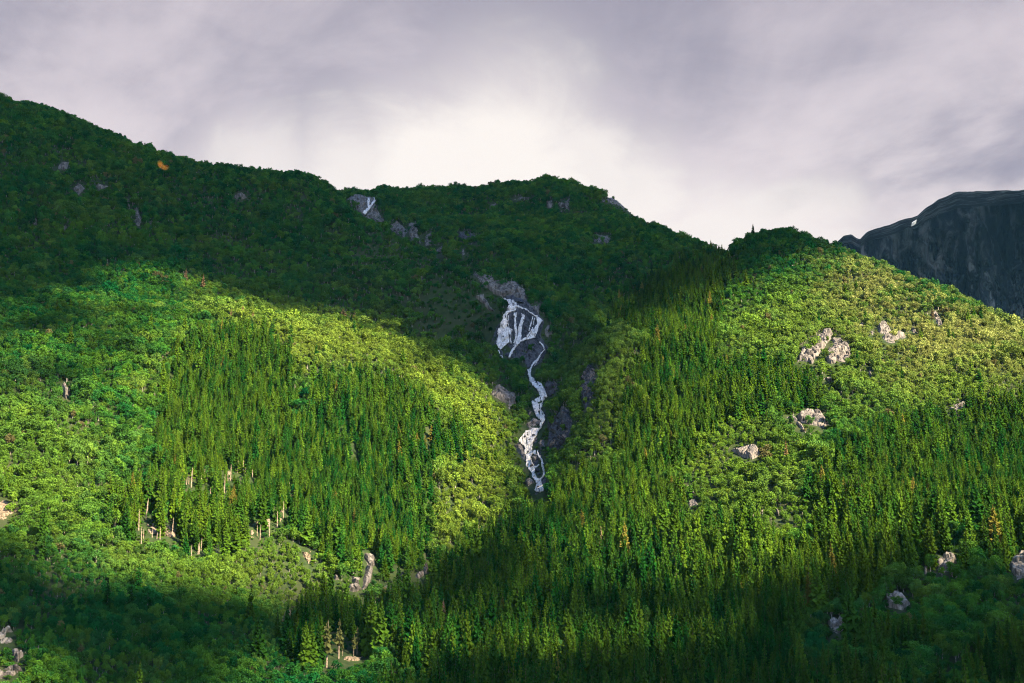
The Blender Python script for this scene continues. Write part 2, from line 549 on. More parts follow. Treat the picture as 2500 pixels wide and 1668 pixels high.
cliff = np.clip((tt - 0.3) / 0.15, 0, 1) * np.clip((1 - tt) / 0.22, 0, 1)
rid = 1 - np.abs(fbm(MU / 70 + 0.8 * fbm(MU / 90, Zm / 160, 55, 3), Zm / 420, 31, 5, 0.55)) * 1.6
rout = rback - cliff * (140 * (rid - 0.5) + 80 * fbm(MU / 18, Zm / 60, 41, 4)) + np.where(MT > 1, (MT - 1) * 1800, 0)
ledge = cliff * 22 * np.abs(fbm(MU / 60, Zm / 30, 77, 3))
Zm = Zm + ledge * 0 + np.where(MT > 1, -(MT - 1) * 500, 0)
rad = np.hypot(crest[..., 0], crest[..., 1])
Rm = CR - rout - ledge
Xm, Ym = crest[..., 0] / rad * Rm, crest[..., 1] / rad * Rm
# keep the silhouette: heights scale with distance only slightly, so the crest line stays the highest sight line
mi = np.arange(MU.size).reshape(MU.shape)
mq = np.stack([mi[:-1, :-1], mi[:-1, 1:], mi[1:, 1:], mi[1:, :-1]], -1).reshape(-1, 4)
m, b, out = new_mat('mountain rock')
geo = b.new('ShaderNodeNewGeometry')
pos = geo.outputs['Position']
nz = b.new('ShaderNodeSeparateXYZ'); m.node_tree.links.new(geo.outputs['Normal'], nz.inputs[0])
pz = b.new('ShaderNodeSeparateXYZ'); m.node_tree.links.new(pos, pz.inputs[0])
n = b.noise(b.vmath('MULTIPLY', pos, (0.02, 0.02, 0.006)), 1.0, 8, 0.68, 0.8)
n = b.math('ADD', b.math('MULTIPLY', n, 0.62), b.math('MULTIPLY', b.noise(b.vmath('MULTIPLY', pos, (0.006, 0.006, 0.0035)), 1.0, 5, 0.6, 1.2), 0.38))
col = b.mix(b.smooth(n, 0.49, 0.60), (0.018, 0.046, 0.095), (0.33, 0.42, 0.54))  # blue of the distance haze put into the rock colour
veg = b.math('MULTIPLY', b.smooth(nz.outputs[2], 0.42, 0.62), b.smooth(b.noise(pos, 0.012, 6, 0.65), 0.38, 0.55))
veg = b.math('MULTIPLY', veg, b.smooth(pz.outputs[2], 1500, 700))
col = b.mix(veg, col, (0.022, 0.045, 0.018))
p = b.new('ShaderNodeBsdfPrincipled'); m.node_tree.links.new(col, p.inputs['Base Color']); p.inputs['Roughness'].default_value = 0.95
bp = b.new('ShaderNodeBump'); bp.inputs['Strength'].default_value = 1.0; bp.inputs['Distance'].default_value = 34
m.node_tree.links.new(b.noise(b.vmath('MULTIPLY', pos, (1, 1, 0.6)), 0.02, 9, 0.68, 0.5), bp.inputs['Height'])
m.node_tree.links.new(bp.outputs[0], p.inputs['Normal'])
m.node_tree.links.new(p.outputs[0], out.inputs[0])
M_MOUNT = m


def snow_patch(label, uv, r, w):
    p = unproject(*np.array(uv, float).T, r) if not np.isscalar(r) else unproject([a for a, _ in uv], [c for _, c in uv], [r] * len(uv))
    vs, fs = [], []
    back = np.array([0.3, 8.0, -6.0])
    n_ = len(p)
    for q in p: vs.append(q)
    for q in p: vs.append(q + back)
    fs.append(list(range(n_))); fs.append(list(range(2 * n_ - 1, n_ - 1, -1)))
    for i in range(n_): fs.append([i, n_ + i, n_ + (i + 1) % n_, (i + 1) % n_])
    add('snow_patch', mesh_from('snow_patch', vs, fs), M_SNOW, label=label, category='snow')


# ------------------------------------------------------------------ rock
FS = RNG.uniform(0, 1, (4000, 3))


def facets(P, cell, seed, groove=0.45):
    """blocky broken rock: every lattice cell carries its own tilted plane"""
    Q = P / cell
    base = np.floor(Q)
    best = np.full(len(P), 1e9)
    sec = np.full(len(P), 1e9)
    val = np.zeros(len(P))
    for ox in (-1, 0, 1):
        for oy in (-1, 0, 1):
            for oz in (-1, 0, 1):
                c = base + np.array([ox, oy, oz])
                h = ((c[:, 0] * 73856093).astype(np.int64) ^ (c[:, 1] * 19349663).astype(np.int64) ^ (c[:, 2] * 83492791).astype(np.int64) ^ (seed * 7919)) % 3990
                s = c + FS[h]
                d = ((Q - s) ** 2).sum(1)
                g = FS[h + 3] - 0.5
                f = (FS[h + 7][:, 0] - 0.5) + ((Q - s) * g).sum(1) * 1.2
                upd = d < best
                sec = np.where(upd, best, np.minimum(sec, d))
                best = np.where(upd, d, best)
                val = np.where(upd, f, val)
    edge = np.sqrt(sec) - np.sqrt(best)
    return val - groove * np.clip(1 - edge / 0.14, 0, 1)


def rock_off(P):
    q = P * np.array([1, 1, 0.55])
    return 2.2 * facets(q, 9.5, 1, 0.5) + 0.75 * facets(q, 3.6, 2, 0.6)


def outward(P):
    n = hnormal(P[:, 0], P[:, 1], 12)
    tow = -P.copy(); tow[:, 2] = 0
    tow /= np.linalg.norm(tow, axis=1, keepdims=True)
    d = n * 0.7 + tow * 0.5
    return d / np.linalg.norm(d, axis=1, keepdims=True)


MP = np.c_[Xm.ravel(), Ym.ravel(), Zm.ravel()]
mo = 100 * facets(MP * np.array([1, 1, 0.5]), 210.0, 5, 0.6) + 55 * facets(MP * np.array([1, 1, 0.6]), 75.0, 6, 0.7) + 18 * facets(MP, 28.0, 8, 0.6)
fade = (np.clip((tt - 0.05) / 0.2, 0, 1) * (0.35 + 0.65 * np.clip((tt - 0.3) / 0.15, 0, 1)) * np.clip((1 - tt) / 0.14, 0.06, 1)).ravel()
MP[:, :2] *= (1 - (mo * fade) / np.hypot(MP[:, 0], MP[:, 1]))[:, None]
slope_ = (MP[:, 2] / np.hypot(MP[:, 0], MP[:, 1])).reshape(MU.shape)
want = crest[0, :, 2] / np.hypot(crest[0, :, 0], crest[0, :, 1])
fac_ = want / slope_.max(0)
MP[:, 2] = np.where(MP[:, 2] > 0, MP[:, 2] * np.broadcast_to(fac_, MU.shape).ravel(), MP[:, 2])
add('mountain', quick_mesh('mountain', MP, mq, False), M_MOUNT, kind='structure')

mu_, mv_ = project(MP)
md_ = np.hypot(MP[:, 0], MP[:, 1])
near_ = np.where((np.abs(mu_ - 2232) < 9) & (np.abs(mv_ - 541) < 9))[0]
snow_r = float(md_[near_].min()) - 14 if len(near_) else 4000.0
snow_patch('thin white snow streak in the notch below the far rocky summit', [(2226, 545), (2232, 542.4), (2237, 538), (2238, 536), (2232, 539.6), (2227, 543)], snow_r, 2)


CLEAR = []       # rock outlines kept free of trees


def pieces(q, n):
    lab_ = np.arange(n)
    for _ in range(400):
        m_ = lab_[q].min(1)
        new = lab_.copy()
        for c_ in range(4):
            np.minimum.at(new, q[:, c_], m_)
        if (new == lab_).all():
            break
        lab_ = new
    ids, cnt = np.unique(lab_[q[:, 0]], return_counts=True)
    return [q[lab_[q[:, 0]] == i] for i in ids[np.argsort(-cnt)]]


def rock_patch(name, label, poly, mat=None, depth=3.0, rough=1.0, clear=1.0, group=None, cat='rock', grow_=1.1):
    mat = mat or M_ROCK
    pc = np.mean(poly, 0)
    poly = [(pc[0] + (a_ - pc[0]) * grow_, pc[1] + (b_ - pc[1]) * grow_) for a_, b_ in poly]
    us, vs = [p_[0] for p_ in poly], [p_[1] for p_ in poly]
    u0, u1, v0, v1 = min(us) - 4, max(us) + 4, min(vs) - 4, max(vs) + 4
    step = max(0.8, min(2.2, max(u1 - u0, v1 - v0) / 40))
    U, V = np.meshgrid(np.arange(u0, u1 + step, step), np.arange(v0, v1 + step, step))
    shp = U.shape
    u, v = U.ravel(), V.ravel()
    sd = sd_poly(u, v, poly) + 2.2 * fbm(u / 7, v / 7, 13, 3)
    P, r = hit(u, v)
    ok = np.isfinite(r) & (sd > -3.0)
    P = np.nan_to_num(P)
    d = outward(P + 1e-6)
    size = max(4.0, 0.25 * min(u1 - u0, v1 - v0))
    fall = np.clip(sd / min(size, 7.0) + 0.15, 0, 1)
    t = np.clip((v1 - v) / (v1 - v0), 0, 1)
    k = -1.6 + fall * (depth * (0.55 + 0.65 * t) + 0.8 + rough * rock_off(P))
    Q = P + d * k[:, None]
    idx = np.arange(len(u)).reshape(shp)
    q = np.stack([idx[:-1, :-1], idx[1:, :-1], idx[1:, 1:], idx[:-1, 1:]], -1).reshape(-1, 4)
    good = ok[q].all(1)
    rq = np.nan_to_num(r, nan=1e6)[q]
    good &= (rq.max(1) - rq.min(1)) < 22
    q = q[good]
    if len(q) == 0:
        return None
    q = pieces(q, len(u))[0]
    used, inv = np.unique(q, return_inverse=True)
    me = quick_mesh(name, Q[used], inv.reshape(-1, 4), False)
    c = Q[used].mean(0)
    me.transform(__import__('mathutils').Matrix.Translation(-Vector(c)))
    props = dict(label=label, category=cat)
    if group: props['group'] = group
    o = add(name, me, mat, **props)
    o.location = c
    if clear:
        CLEAR.append((poly, clear, np.nanmean(np.where(ok, r, np.nan)) + 60))
    return o


zA = lambda pts: zpoly(1100, 620, 5.2275, pts)     # fall
zB = lambda pts: zpoly(1150, 880, 4.613, pts)      # lower stream
zC = lambda pts: zpoly(1900, 680, 5.2275, pts)     # outcrops of the right hill
zD = lambda pts: zpoly(1668, 900, 2.613, pts)
zE = lambda pts: zpoly(700, 1350, 4.93, pts)
zF = lambda pts: zpoly(0, 1068, 2.614, pts)
zG = lambda pts: zpoly(0, 200, 2.614, pts)
zH = lambda pts: zpoly(834, 350, 2.614, pts)
zI = lambda pts: zpoly(834, 800, 2.614, pts)
zJ = lambda pts: zpoly(2000, 1250, 3.752, pts)
zK = lambda pts: zpoly(250, 1080, 4.7, pts)

FALL_CLIFF = zA([(590, 1190), (480, 1100), (440, 900), (540, 880), (650, 880), (690, 780), (745, 650), (650, 560), (800, 540), (950, 600), (1190, 850), (1150, 1050), (1240, 1180), (1210, 1280), (1120, 1420), (980, 1470), (890, 1340), (780, 1330), (640, 1300)])
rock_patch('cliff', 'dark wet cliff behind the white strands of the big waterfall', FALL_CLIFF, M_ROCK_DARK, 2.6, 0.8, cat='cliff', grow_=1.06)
rock_patch('cliff', 'grey furrowed cliff band right above the big waterfall', zH([(830, 815), (930, 835), (1030, 895), (1100, 880), (1170, 945), (1180, 1030), (1260, 1010), (1240, 1100), (1150, 1060), (1060, 990), (990, 970), (900, 900)]), M_ROCK_GREY, 3.4, 1.2, cat='cliff')
rock_patch('rock_outcrop', 'mossy grey rock left of the head of the big waterfall', zH([(850, 980), (910, 960), (960, 1050), (1000, 1080), (940, 1070), (880, 1010)]), M_ROCK_GREY)
rock_patch('rock_outcrop', 'reddish rock patch on the dark bank right of the big waterfall', zH([(1290, 1190), (1320, 1150), (1345, 1190), (1340, 1250), (1300, 1240)]), M_ROCK_GREY)
rock_patch('cliff', 'grey cliff beside the small high waterfall under the back skyline', zH([(40, 370), (70, 325), (120, 330), (170, 350), (215, 355), (225, 420), (265, 480), (240, 510), (150, 465), (80, 415)]), M_ROCK_GREY, 4, 1.4, cat='cliff')
rock_patch('rock_outcrop', 'pale grey buttress below the small high waterfall, left one of two', zH([(300, 530), (360, 505), (420, 555), (400, 610), (330, 565)]), M_ROCK_GREY, 4, 1.4)
rock_patch('rock_outcrop', 'pale grey buttress below the small high waterfall, right one of two', zH([(420, 525), (475, 505), (505, 640), (440, 625)]), M_ROCK_GREY, 4, 1.4)
rock_patch('rock_outcrop', 'pointed grey slab in the upper ravine, just right of the buttresses', zH([(530, 600), (575, 560), (575, 650), (530, 665)]), M_ROCK_GREY, 4, 1.4)
rock_patch('rock_outcrop', 'small grey knob in the upper ravine, lowest below the buttresses', zH([(600, 685), (640, 650), (655, 720), (615, 735)]), M_ROCK_GREY, 4, 1.3)
rock_patch('rock_outcrop', 'dark narrow rock deep in the upper ravine', zH([(750, 690), (780, 670), (795, 710), (770, 735)]), M_ROCK_GREY, 3)
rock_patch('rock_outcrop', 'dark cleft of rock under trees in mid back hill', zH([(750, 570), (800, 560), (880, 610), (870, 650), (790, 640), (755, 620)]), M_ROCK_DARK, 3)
rock_patch('rock_outcrop', 'long pale rock ledge close under the back hill skyline', zH([(1090, 355), (1200, 325), (1225, 345), (1110, 372)]), M_ROCK_GREY, 3)
rock_patch('rock_outcrop', 'grey wall under the back summit, left of a pair', zH([(1305, 370), (1345, 360), (1350, 410), (1315, 415)]), M_ROCK_GREY, 4, 1.3)
rock_patch('rock_outcrop', 'grey wall under the back summit, right of a pair', zH([(1385, 385), (1455, 350), (1455, 430), (1400, 435)]), M_ROCK_GREY, 4, 1.3)
rock_patch('rock_outcrop', 'small pale rock at the left of the back hill top', zH([(940, 390), (985, 385), (980, 415), (945, 415)]), M_ROCK_GREY, 3)
rock_patch('rock_outcrop', 'bare smooth shoulder of rock on the back hill skyline', zH([(1665, 372), (1710, 350), (1750, 325), (1800, 345), (1850, 400), (1888, 446), (1840, 446), (1760, 400)]), M_ROCK_GREY, 3.5, 1.0, 1.3)
rock_patch('rock_outcrop', 'broken whitish rocks in forest midway down the back hill', zH([(1605, 585), (1720, 590), (1695, 640), (1610, 635)]), M_ROCK_GREY, 4, 1.5)
rock_patch('cliff', 'dark overhung gully wall at the right lit edge of the gorge', zI([(1530, 340), (1590, 235), (1625, 300), (1605, 430), (1560, 530), (1525, 440)]), M_ROCK_DARK, 4, 1.4, cat='cliff')  # gully shade is in the dark rock colour
rock_patch('rock_outcrop', 'tan rock knob on the left gorge bank, half in sun', zB([(230, 360), (320, 265), (390, 330), (495, 380), (500, 480), (420, 565), (385, 480), (270, 425)]), M_ROCK, 4, 1.4)
rock_patch('cliff', 'large black shaded rock wall rising right of the lower stream', zB([(860, 740), (960, 640), (1080, 570), (1130, 700), (1080, 900), (960, 1020), (850, 980), (885, 810)]), M_ROCK_DARK, 5, 1.8, cat='cliff')  # the wall's shade is put into its black colour
rock_patch('rock_outcrop', 'sunlit tan boulder crowning the black wall by the stream', zB([(1005, 570), (1060, 525), (1105, 570), (1085, 635), (1030, 625)]), M_ROCK, 6, 1.2)
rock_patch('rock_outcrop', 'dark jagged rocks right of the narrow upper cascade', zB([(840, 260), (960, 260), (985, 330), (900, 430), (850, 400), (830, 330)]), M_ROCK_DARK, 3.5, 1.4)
rock_patch('rock_outcrop', 'pinkish bank rock touching the stream on its right', zB([(755, 925), (825, 905), (835, 980), (780, 1015)]), M_ROCK, 4, 1.2)
rock_patch('rock_outcrop', 'long tan slab sloping along the left stream bank', zB([(480, 960), (560, 950), (625, 1060), (620, 1160), (560, 1090)]), M_ROCK, 3, 0.8)
rock_patch('rock_outcrop', 'smooth tan rock above the lowest visible bend of stream', zB([(595, 1365), (680, 1325), (715, 1375), (640, 1425)]), M_ROCK, 4, 1.0)
rock_patch('rock_outcrop', 'brown flat rocks left of the narrow stream neck', zB([(610, 725), (700, 650), (795, 680), (785, 770), (650, 795)]), M_ROCK, 2.4, 1.0)
rock_patch('rock_outcrop', 'small reddish rock above the left bank of stream', zB([(640, 570), (680, 560), (690, 600), (645, 615)]), M_ROCK, 3, 1.0)

rock_patch('rock_outcrop', 'big pale slanting slab, largest bare rock on the sunny right hill', zC([(240, 1090), (320, 870), (450, 790), (590, 690), (690, 690), (650, 800), (560, 930), (490, 1010), (440, 1100), (380, 1060), (300, 1045)]), M_ROCK, 4.5, 1.3)
rock_patch('rock_outcrop', 'broad cracked pale rock right of the big slanting slab', zC([(605, 1015), (650, 900), (760, 850), (880, 835), (925, 960), (890, 1065), (760, 1065), (700, 1115), (640, 1065)]), M_ROCK, 5, 1.5)
rock_patch('rock_outcrop', 'small pale ledge on top of the broad cracked rock', zC([(680, 760), (800, 755), (855, 825), (740, 850), (690, 820)]), M_ROCK, 3)
rock_patch('rock_outcrop', 'rounded pale dome of rock high on the right hill', zC([(1255, 640), (1320, 555), (1400, 600), (1455, 680), (1390, 720), (1300, 705)]), M_ROCK, 5, 1.0)
rock_patch('rock_outcrop', 'flat pale slabs just under the rounded dome', zC([(1335, 745), (1440, 690), (1600, 715), (1645, 760), (1540, 775), (1480, 835), (1340, 805)]), M_ROCK, 3.5, 1.2)
rock_patch('rock_outcrop', 'pale rock half hidden in pale birches left of the dome', zC([(1000, 560), (1060, 505), (1125, 540), (1085, 655), (1020, 625)]), M_ROCK, 3, 1.0, 0.6)
rock_patch('rock_outcrop', 'brown and grey crag near the right hill crest', zC([(1935, 460), (2010, 420), (2095, 520), (2095, 600), (2030, 600)]), M_ROCK, 4, 1.6)
rock_patch('rock_outcrop', 'little pale rock between the dome and the crest crag', zC([(1685, 650), (1740, 625), (1785, 680), (1730, 705)]), M_ROCK, 3)
rock_patch('rock_outcrop', 'small egg shaped pale rock left under the dome', zC([(1175, 680), (1235, 675), (1215, 745), (1180, 735)]), M_ROCK, 3)
rock_patch('rock_outcrop', 'tan broken ledge below the broad cracked rock', zC([(520, 1290), (600, 1255), (700, 1265), (715, 1365), (640, 1335)]), M_ROCK, 3)
rock_patch('rock_outcrop', 'tiny upright rock in green birches below the flat slabs', zC([(1135, 1165), (1185, 1175), (1195, 1255), (1150, 1235)]), M_ROCK, 3)
rock_patch('rock_outcrop', 'rounded pink knoll in the middle of the right hill', zD([(730, 300), (790, 262), (870, 282), (930, 340), (890, 385), (800, 355), (750, 345)]), M_ROCK, 4.5, 1.2)
rock_patch('rock_outcrop', 'pink tongue of rock left of the rounded knoll', zD([(645, 312), (710, 300), (762, 350), (782, 412), (742, 395), (710, 345)]), M_ROCK, 3)
rock_patch('rock_outcrop', 'low pinkish rock hump under brown pines, mid right hill', zD([(315, 522), (400, 500), (450, 488), (495, 540), (440, 585), (370, 565)]), M_ROCK, 4.5, 1.2)
rock_patch('rock_outcrop', 'pale scratched rock above the right hand spruce stand', zD([(1675, 262), (1720, 238), (1795, 212), (1805, 272), (1740, 305)]), M_ROCK, 2.5, 1.0, 0.6)
rock_patch('rock_outcrop', 'small tan rock left of the mid slope birch patch', zD([(15, 790), (70, 775), (95, 870), (30, 895)]), M_ROCK, 3, 1.0, 0.7)
rock_patch('rock_outcrop', 'narrow pink rock strip between spruces below birch patch', zD([(585, 895), (612, 905), (630, 980), (598, 965)]), M_ROCK, 3, 0.8)
rock_patch('rock_outcrop', 'grey rock with reddish top in the dark lower right wood', zD([(1615, 1228), (1700, 1205), (1755, 1230), (1690, 1295), (1630, 1315)]), M_ROCK_PALE, 4.5, 1.4)
rock_patch('rock_outcrop', 'pale rock nose cut by the right picture edge, low down', zD([(2085, 1255), (2150, 1190), (2260, 1180), (2260, 1290), (2130, 1355)]), M_ROCK_PALE, 4.5, 1.2)
rock_patch('rock_outcrop', 'pale fluted rock face in the darkest lower right wood', zD([(1285, 1472), (1380, 1445), (1445, 1500), (1400, 1545), (1310, 1525)]), M_ROCK_PALE, 4.5, 1.3)
rock_patch('rock_outcrop', 'thin vertical grey rock left of the reddish topped rock', zD([(1533, 1262), (1562, 1255), (1555, 1322), (1533, 1312)]), M_ROCK_PALE, 3)
rock_patch('rock_outcrop', 'lowest grey rocks in the lower right wood', zJ([(75, 1000), (240, 985), (240, 1085), (180, 1135), (105, 1085)]), M_ROCK_PALE, 4, 1.4)
rock_patch('rock_outcrop', 'small grey ledge right of the lowest grey rocks', zJ([(380, 985), (530, 950), (540, 1000), (430, 1050)]), M_ROCK_PALE, 3, 1.2, 0.6)

rock_patch('rock_outcrop', 'upper block of the pale cliff ending the left spruce stand', zE([(928, -10), (1058, 55), (1055, 172), (960, 165), (932, 80)]), M_ROCK, 4, 1.0)
rock_patch('rock_outcrop', 'tall smooth pale pillar under the upper cliff block', zE([(955, 175), (1033, 228), (1015, 340), (960, 425), (900, 465), (915, 330)]), M_ROCK, 4.5, 0.7)
rock_patch('rock_outcrop', 'pale pink slab at the foot of the tall pillar', zE([(735, 400), (820, 385), (905, 440), (830, 475), (738, 465)]), M_ROCK, 4, 1.0)
rock_patch('rock_outcrop', 'rough tan crag left of the tall pillar', zE([(765, 275), (885, 305), (875, 400), (800, 390)]), M_ROCK, 4, 1.4, 0.7)
rock_patch('rock_outcrop', 'triangular pale cliff at the right end of the spruce stand', zE([(1565, 95), (1725, 178), (1685, 250), (1600, 315), (1515, 292), (1580, 220)]), M_ROCK, 4, 1.2)
rock_patch('rock_outcrop', 'jagged pale teeth of rock left of the triangular cliff', zE([(1325, 238), (1440, 225), (1510, 290), (1400, 345), (1350, 312)]), M_ROCK, 4, 1.7, 0.8)
rock_patch('rock_outcrop', 'small pink rock between pillar and jagged teeth, low down', zE([(1125, 430), (1210, 375), (1218, 475), (1140, 455)]), M_ROCK, 4)
rock_patch('rock_outcrop', 'brown earth bank under leaning spruces left of the cliff', zE([(170, -20), (292, 10), (288, 160), (220, 130)]), M_SCREE, 3, 1.2)
rock_patch('rock_outcrop', 'white rock alone in the shaded young birch wood', zE([(-30, 730), (20, 700), (65, 750), (25, 825), (-20, 815)]), M_ROCK_PALE, 4.5, 0.9)
rock_patch('rock_outcrop', 'tiny pale rock on the slope left of the pink slab', zE([(550, 280), (590, 270), (635, 320), (580, 335)]), M_ROCK, 3)
rock_patch('scree', 'pinkish scree of broken stones at the left picture edge', zF([(-60, 380), (0, 390), (60, 415), (122, 470), (60, 495), (20, 570), (-60, 580)]), M_SCREE, 2, 1.2, cat='scree')
rock_patch('scree', 'grey boulder scree low at the left picture edge', zF([(-60, 1240), (0, 1235), (50, 1222), (125, 1260), (60, 1325), (-60, 1330)]), M_ROCK_PALE, 2.5, 1.6, cat='scree')
rock_patch('scree', 'pale stones in the bottom left corner', zF([(-60, 1480), (0, 1478), (80, 1465), (145, 1480), (60, 1545), (-60, 1545)]), M_ROCK, 2.5, 1.6, cat='scree')
rock_patch('rock_outcrop', 'pointed grey stones between the two lower left screes', zF([(75, 1345), (155, 1380), (110, 1445), (75, 1405)]), M_ROCK, 3, 1.4)
rock_patch('rock_outcrop', 'slim pale crag standing in birches on the left slope', zpoly(0, 700, 2.614, [(390, 640), (412, 615), (445, 670), (422, 725), (403, 702)]), M_ROCK, 5, 1.3)
for lab, poly in (('pale grey rock highest on the dark left mountain', [(350, 562), (390, 515), (445, 515), (425, 565)]),
                  ('grey rock second highest on the dark left mountain', [(465, 682), (500, 645), (545, 680), (500, 725)]),
                  ('faint dark rock wall right of the second highest rock', [(595, 645), (690, 665), (640, 700)]),
                  ('tall narrow rock rib on the dark left mountain', [(855, 830), (873, 785), (905, 880), (892, 935), (862, 902)]),
                  ('small rock above the tall narrow rib', [(803, 755), (830, 755), (825, 812), (808, 805)]),
                  ('grey rock among trees below the left skyline dip', [(1490, 735), (1540, 700), (1580, 740), (1520, 757)]),
                  ('tiny white rock right of the tall narrow rib', [(945, 888), (975, 888), (962, 918)]),
                  ('dim rock left below the second highest rock', [(385, 932), (435, 918), (412, 955)]),
                  ('dim rock at far left on the dark mountain', [(205, 885), (240, 880), (235, 915), (208, 912)])):
    rock_patch('rock_outcrop', lab, zG(poly), M_ROCK_GREY, 4.5, 1.4)
# felled strips and bare earth in the left spruce stand
for lab, poly in (('bare brown slope of fallen timber, left gap in spruce stand', [(500, 930), (640, 920), (860, 980), (830, 1110), (640, 1110), (520, 1060)]),
                  ('bare brown slope of fallen timber, right gap in spruce stand', [(1690, 1000), (1780, 890), (1930, 880), (1930, 1000), (1830, 1060), (1790, 1180), (1690, 1185)]),
                  ('pale gap of dead trunks in the upper spruce stand', [(960, 420), (1040, 440), (1020, 520), (960, 490)]),
                  ('pale dead branches in the top gap of the stand', [(1420, 330), (1490, 300), (1490, 440), (1430, 440)]),
                  ('brown debris strip at the right of the spruce stand', [(1980, 830), (2070, 740), (2110, 850), (2000, 970)]),
                  ('pinkish earth slide at the lower right spruce corner', [(2275, 1230), (2350, 1200), (2420, 1250), (2370, 1360), (2300, 1330)])):
    rock_patch('bare_slope', lab, zK(poly), M_SCREE, 1.0, 0.9, 0.75, cat='bare earth')
rock_patch('bare_slope', 'sunny stony clearing at the foot of two bare trunks', zE([(500, 1360), (620, 1270), (760, 1235), (880, 1260), (900, 1310), (760, 1330), (700, 1370), (560, 1385)]), M_SCREE, 1.2, 0.7, cat='clearing')
rock_patch('rock_outcrop', 'grey slanting rock at the right end of stony clearing', zE([(840, 1300), (900, 1215), (935, 1240), (900, 1300)]), M_ROCK_GREY, 2.5, 0.6)


# ------------------------------------------------------------------ water
def water_piece(name, poly, parent, lift=0.9, step=0.8, holes=0.0):
    us, vs = [p_[0] for p_ in poly], [p_[1] for p_ in poly]
    U, V = np.meshgrid(np.arange(min(us), max(us) + step, step), np.arange(min(vs), max(vs) + step, step))
    u, v = U.ravel(), V.ravel()
    sd = sd_poly(u, v, poly) + 0.5 * fbm(u / 2.5, v / 5, 3, 3)
    P, r = hit(u, v)
    ok = np.isfinite(r) & (sd > -0.3)
    if holes:
        ok &= ~((vnoise(u / 2.2, v / 7.0, 88) > 1 - holes) & (sd > 0.8))
    P = np.nan_to_num(P)
    d = outward(P + 1e-6)
    t = 0.5
    k = -0.8 + 2.6 * 0.9 + 0.8 * rock_off(P) + lift + 0.5 * fbm(u / 1.5, v / 6, 51, 3) if parent.get('_cliff') else lift - 0.25 + 0.68 * rock_off(P) + 0.3 * fbm(u / 1.6, v / 3, 51, 3)
    Q = P + d * (k if np.ndim(k) else np.full(len(u), k))[:, None]
    idx = np.arange(len(u)).reshape(U.shape)
    q = np.stack([idx[:-1, :-1], idx[1:, :-1], idx[1:, 1:], idx[:-1, 1:]], -1).reshape(-1, 4)
    rq = np.nan_to_num(r, nan=1e6)[q]
    q = q[ok[q].all(1) & ((rq.max(1) - rq.min(1)) < 18)]
    if len(q) == 0:
        return None
    for q in pieces(q, len(u)):
        if len(q) < 8:
            continue
        used, inv = np.unique(q, return_inverse=True)
        me = quick_mesh(name, Q[used] - np.array(parent.location), inv.reshape(-1, 4), True)
        o = add(name, me, M_WATER, parent)
        s = o.modifiers.new('thick', 'SOLIDIFY')
        s.thickness = 0.5
        s.offset = -1


def ribbon(pts, widths):
    L, R = [], []
    n = len(pts)
    for i, (x, y) in enumerate(pts):
        a, c = pts[max(0, i - 1)], pts[min(n - 1, i + 1)]
        dx, dy = c[0] - a[0], c[1] - a[1]
        l_ = math.hypot(dx, dy) or 1
        w = widths[i] if isinstance(widths, (list, tuple)) else widths
        L.append((x - dy / l_ * w / 2, y + dx / l_ * w / 2)); R.append((x + dy / l_ * w / 2, y - dx / l_ * w / 2))
    return L + R[::-1]


def water_root(name, uv, **props):
    o = bpy.data.objects.new(name, None)
    COL.objects.link(o)
    P, r = hit([uv[0]], [uv[1]])
    o.location = P[0]
    for k, val in props.items():
        o[k] = val
    return o


fall = water_root('waterfall', (1255, 880), label='big white waterfall fanning into strands down the dark cliff', category='waterfall', _cliff=1)
for pts, hol in (([(770, 660), (850, 680), (835, 735), (745, 775), (727, 830), (722, 930), (790, 995), (745, 1060), (752, 1140), (690, 1180), (640, 1238), (600, 1195), (592, 1140), (612, 1060), (608, 1000), (648, 920), (678, 860), (688, 800), (735, 740), (755, 700)], 0.10),
                 ([(660, 562), (692, 572), (722, 606), (770, 597), (802, 608), (852, 658), (885, 690), (940, 712), (942, 732), (870, 700), (830, 672), (790, 685), (756, 662), (738, 632), (698, 602)], 0.30),
                 (ribbon([(850, 683), (930, 715), (1000, 768), (1060, 803), (1105, 815)], [16, 16, 13, 13, 20]), 0.15),
                 ([(812, 758), (852, 768), (838, 830), (834, 900), (846, 980), (852, 1010), (834, 1130), (800, 1155), (828, 1050), (812, 960), (818, 880), (808, 800)], 0.12),
                 ([(900, 768), (942, 800), (934, 860), (909, 950), (899, 1050), (903, 1100), (850, 1165), (795, 1185), (845, 1110), (856, 1040), (868, 940), (888, 880), (906, 820)], 0.08),
                 (ribbon([(1035, 985), (965, 1085), (870, 1145), (785, 1245), (738, 1355)], [13, 22, 34, 28, 22]), 0.06),
                 ([(1078, 806), (1112, 816), (1172, 865), (1128, 915), (1104, 1000), (1084, 1080), (1030, 1098), (962, 1114), (1008, 1050), (1038, 990), (1088, 920), (1106, 905), (1098, 870), (1090, 830)], 0.08),
                 (ribbon([(1042, 820), (1015, 930), (985, 1030)], [10, 14, 12]), 0.25),
                 (ribbon([(1070, 830), (1045, 930), (1035, 985)], [9, 11, 9]), 0.25),
                 (ribbon([(745, 800), (735, 900), (770, 1010), (770, 1150)], [8, 8, 10, 10]), 0.3),
                 (ribbon([(1130, 1138), (1178, 1188), (1187, 1255), (1150, 1292), (1110, 1360), (1052, 1420), (1022, 1470), (1000, 1575)], [14, 18, 15, 13, 22, 20, 18, 22]), 0.15),
                 (ribbon([(1140, 1300), (1100, 1390), (1070, 1450)], [8, 10, 8]), 0.2),
                 (ribbon([(605, 1240), (640, 1300), (665, 1370)], [16, 14, 8]), 0.2)):
    water_piece('strand', zA(pts), fall, holes=hol)
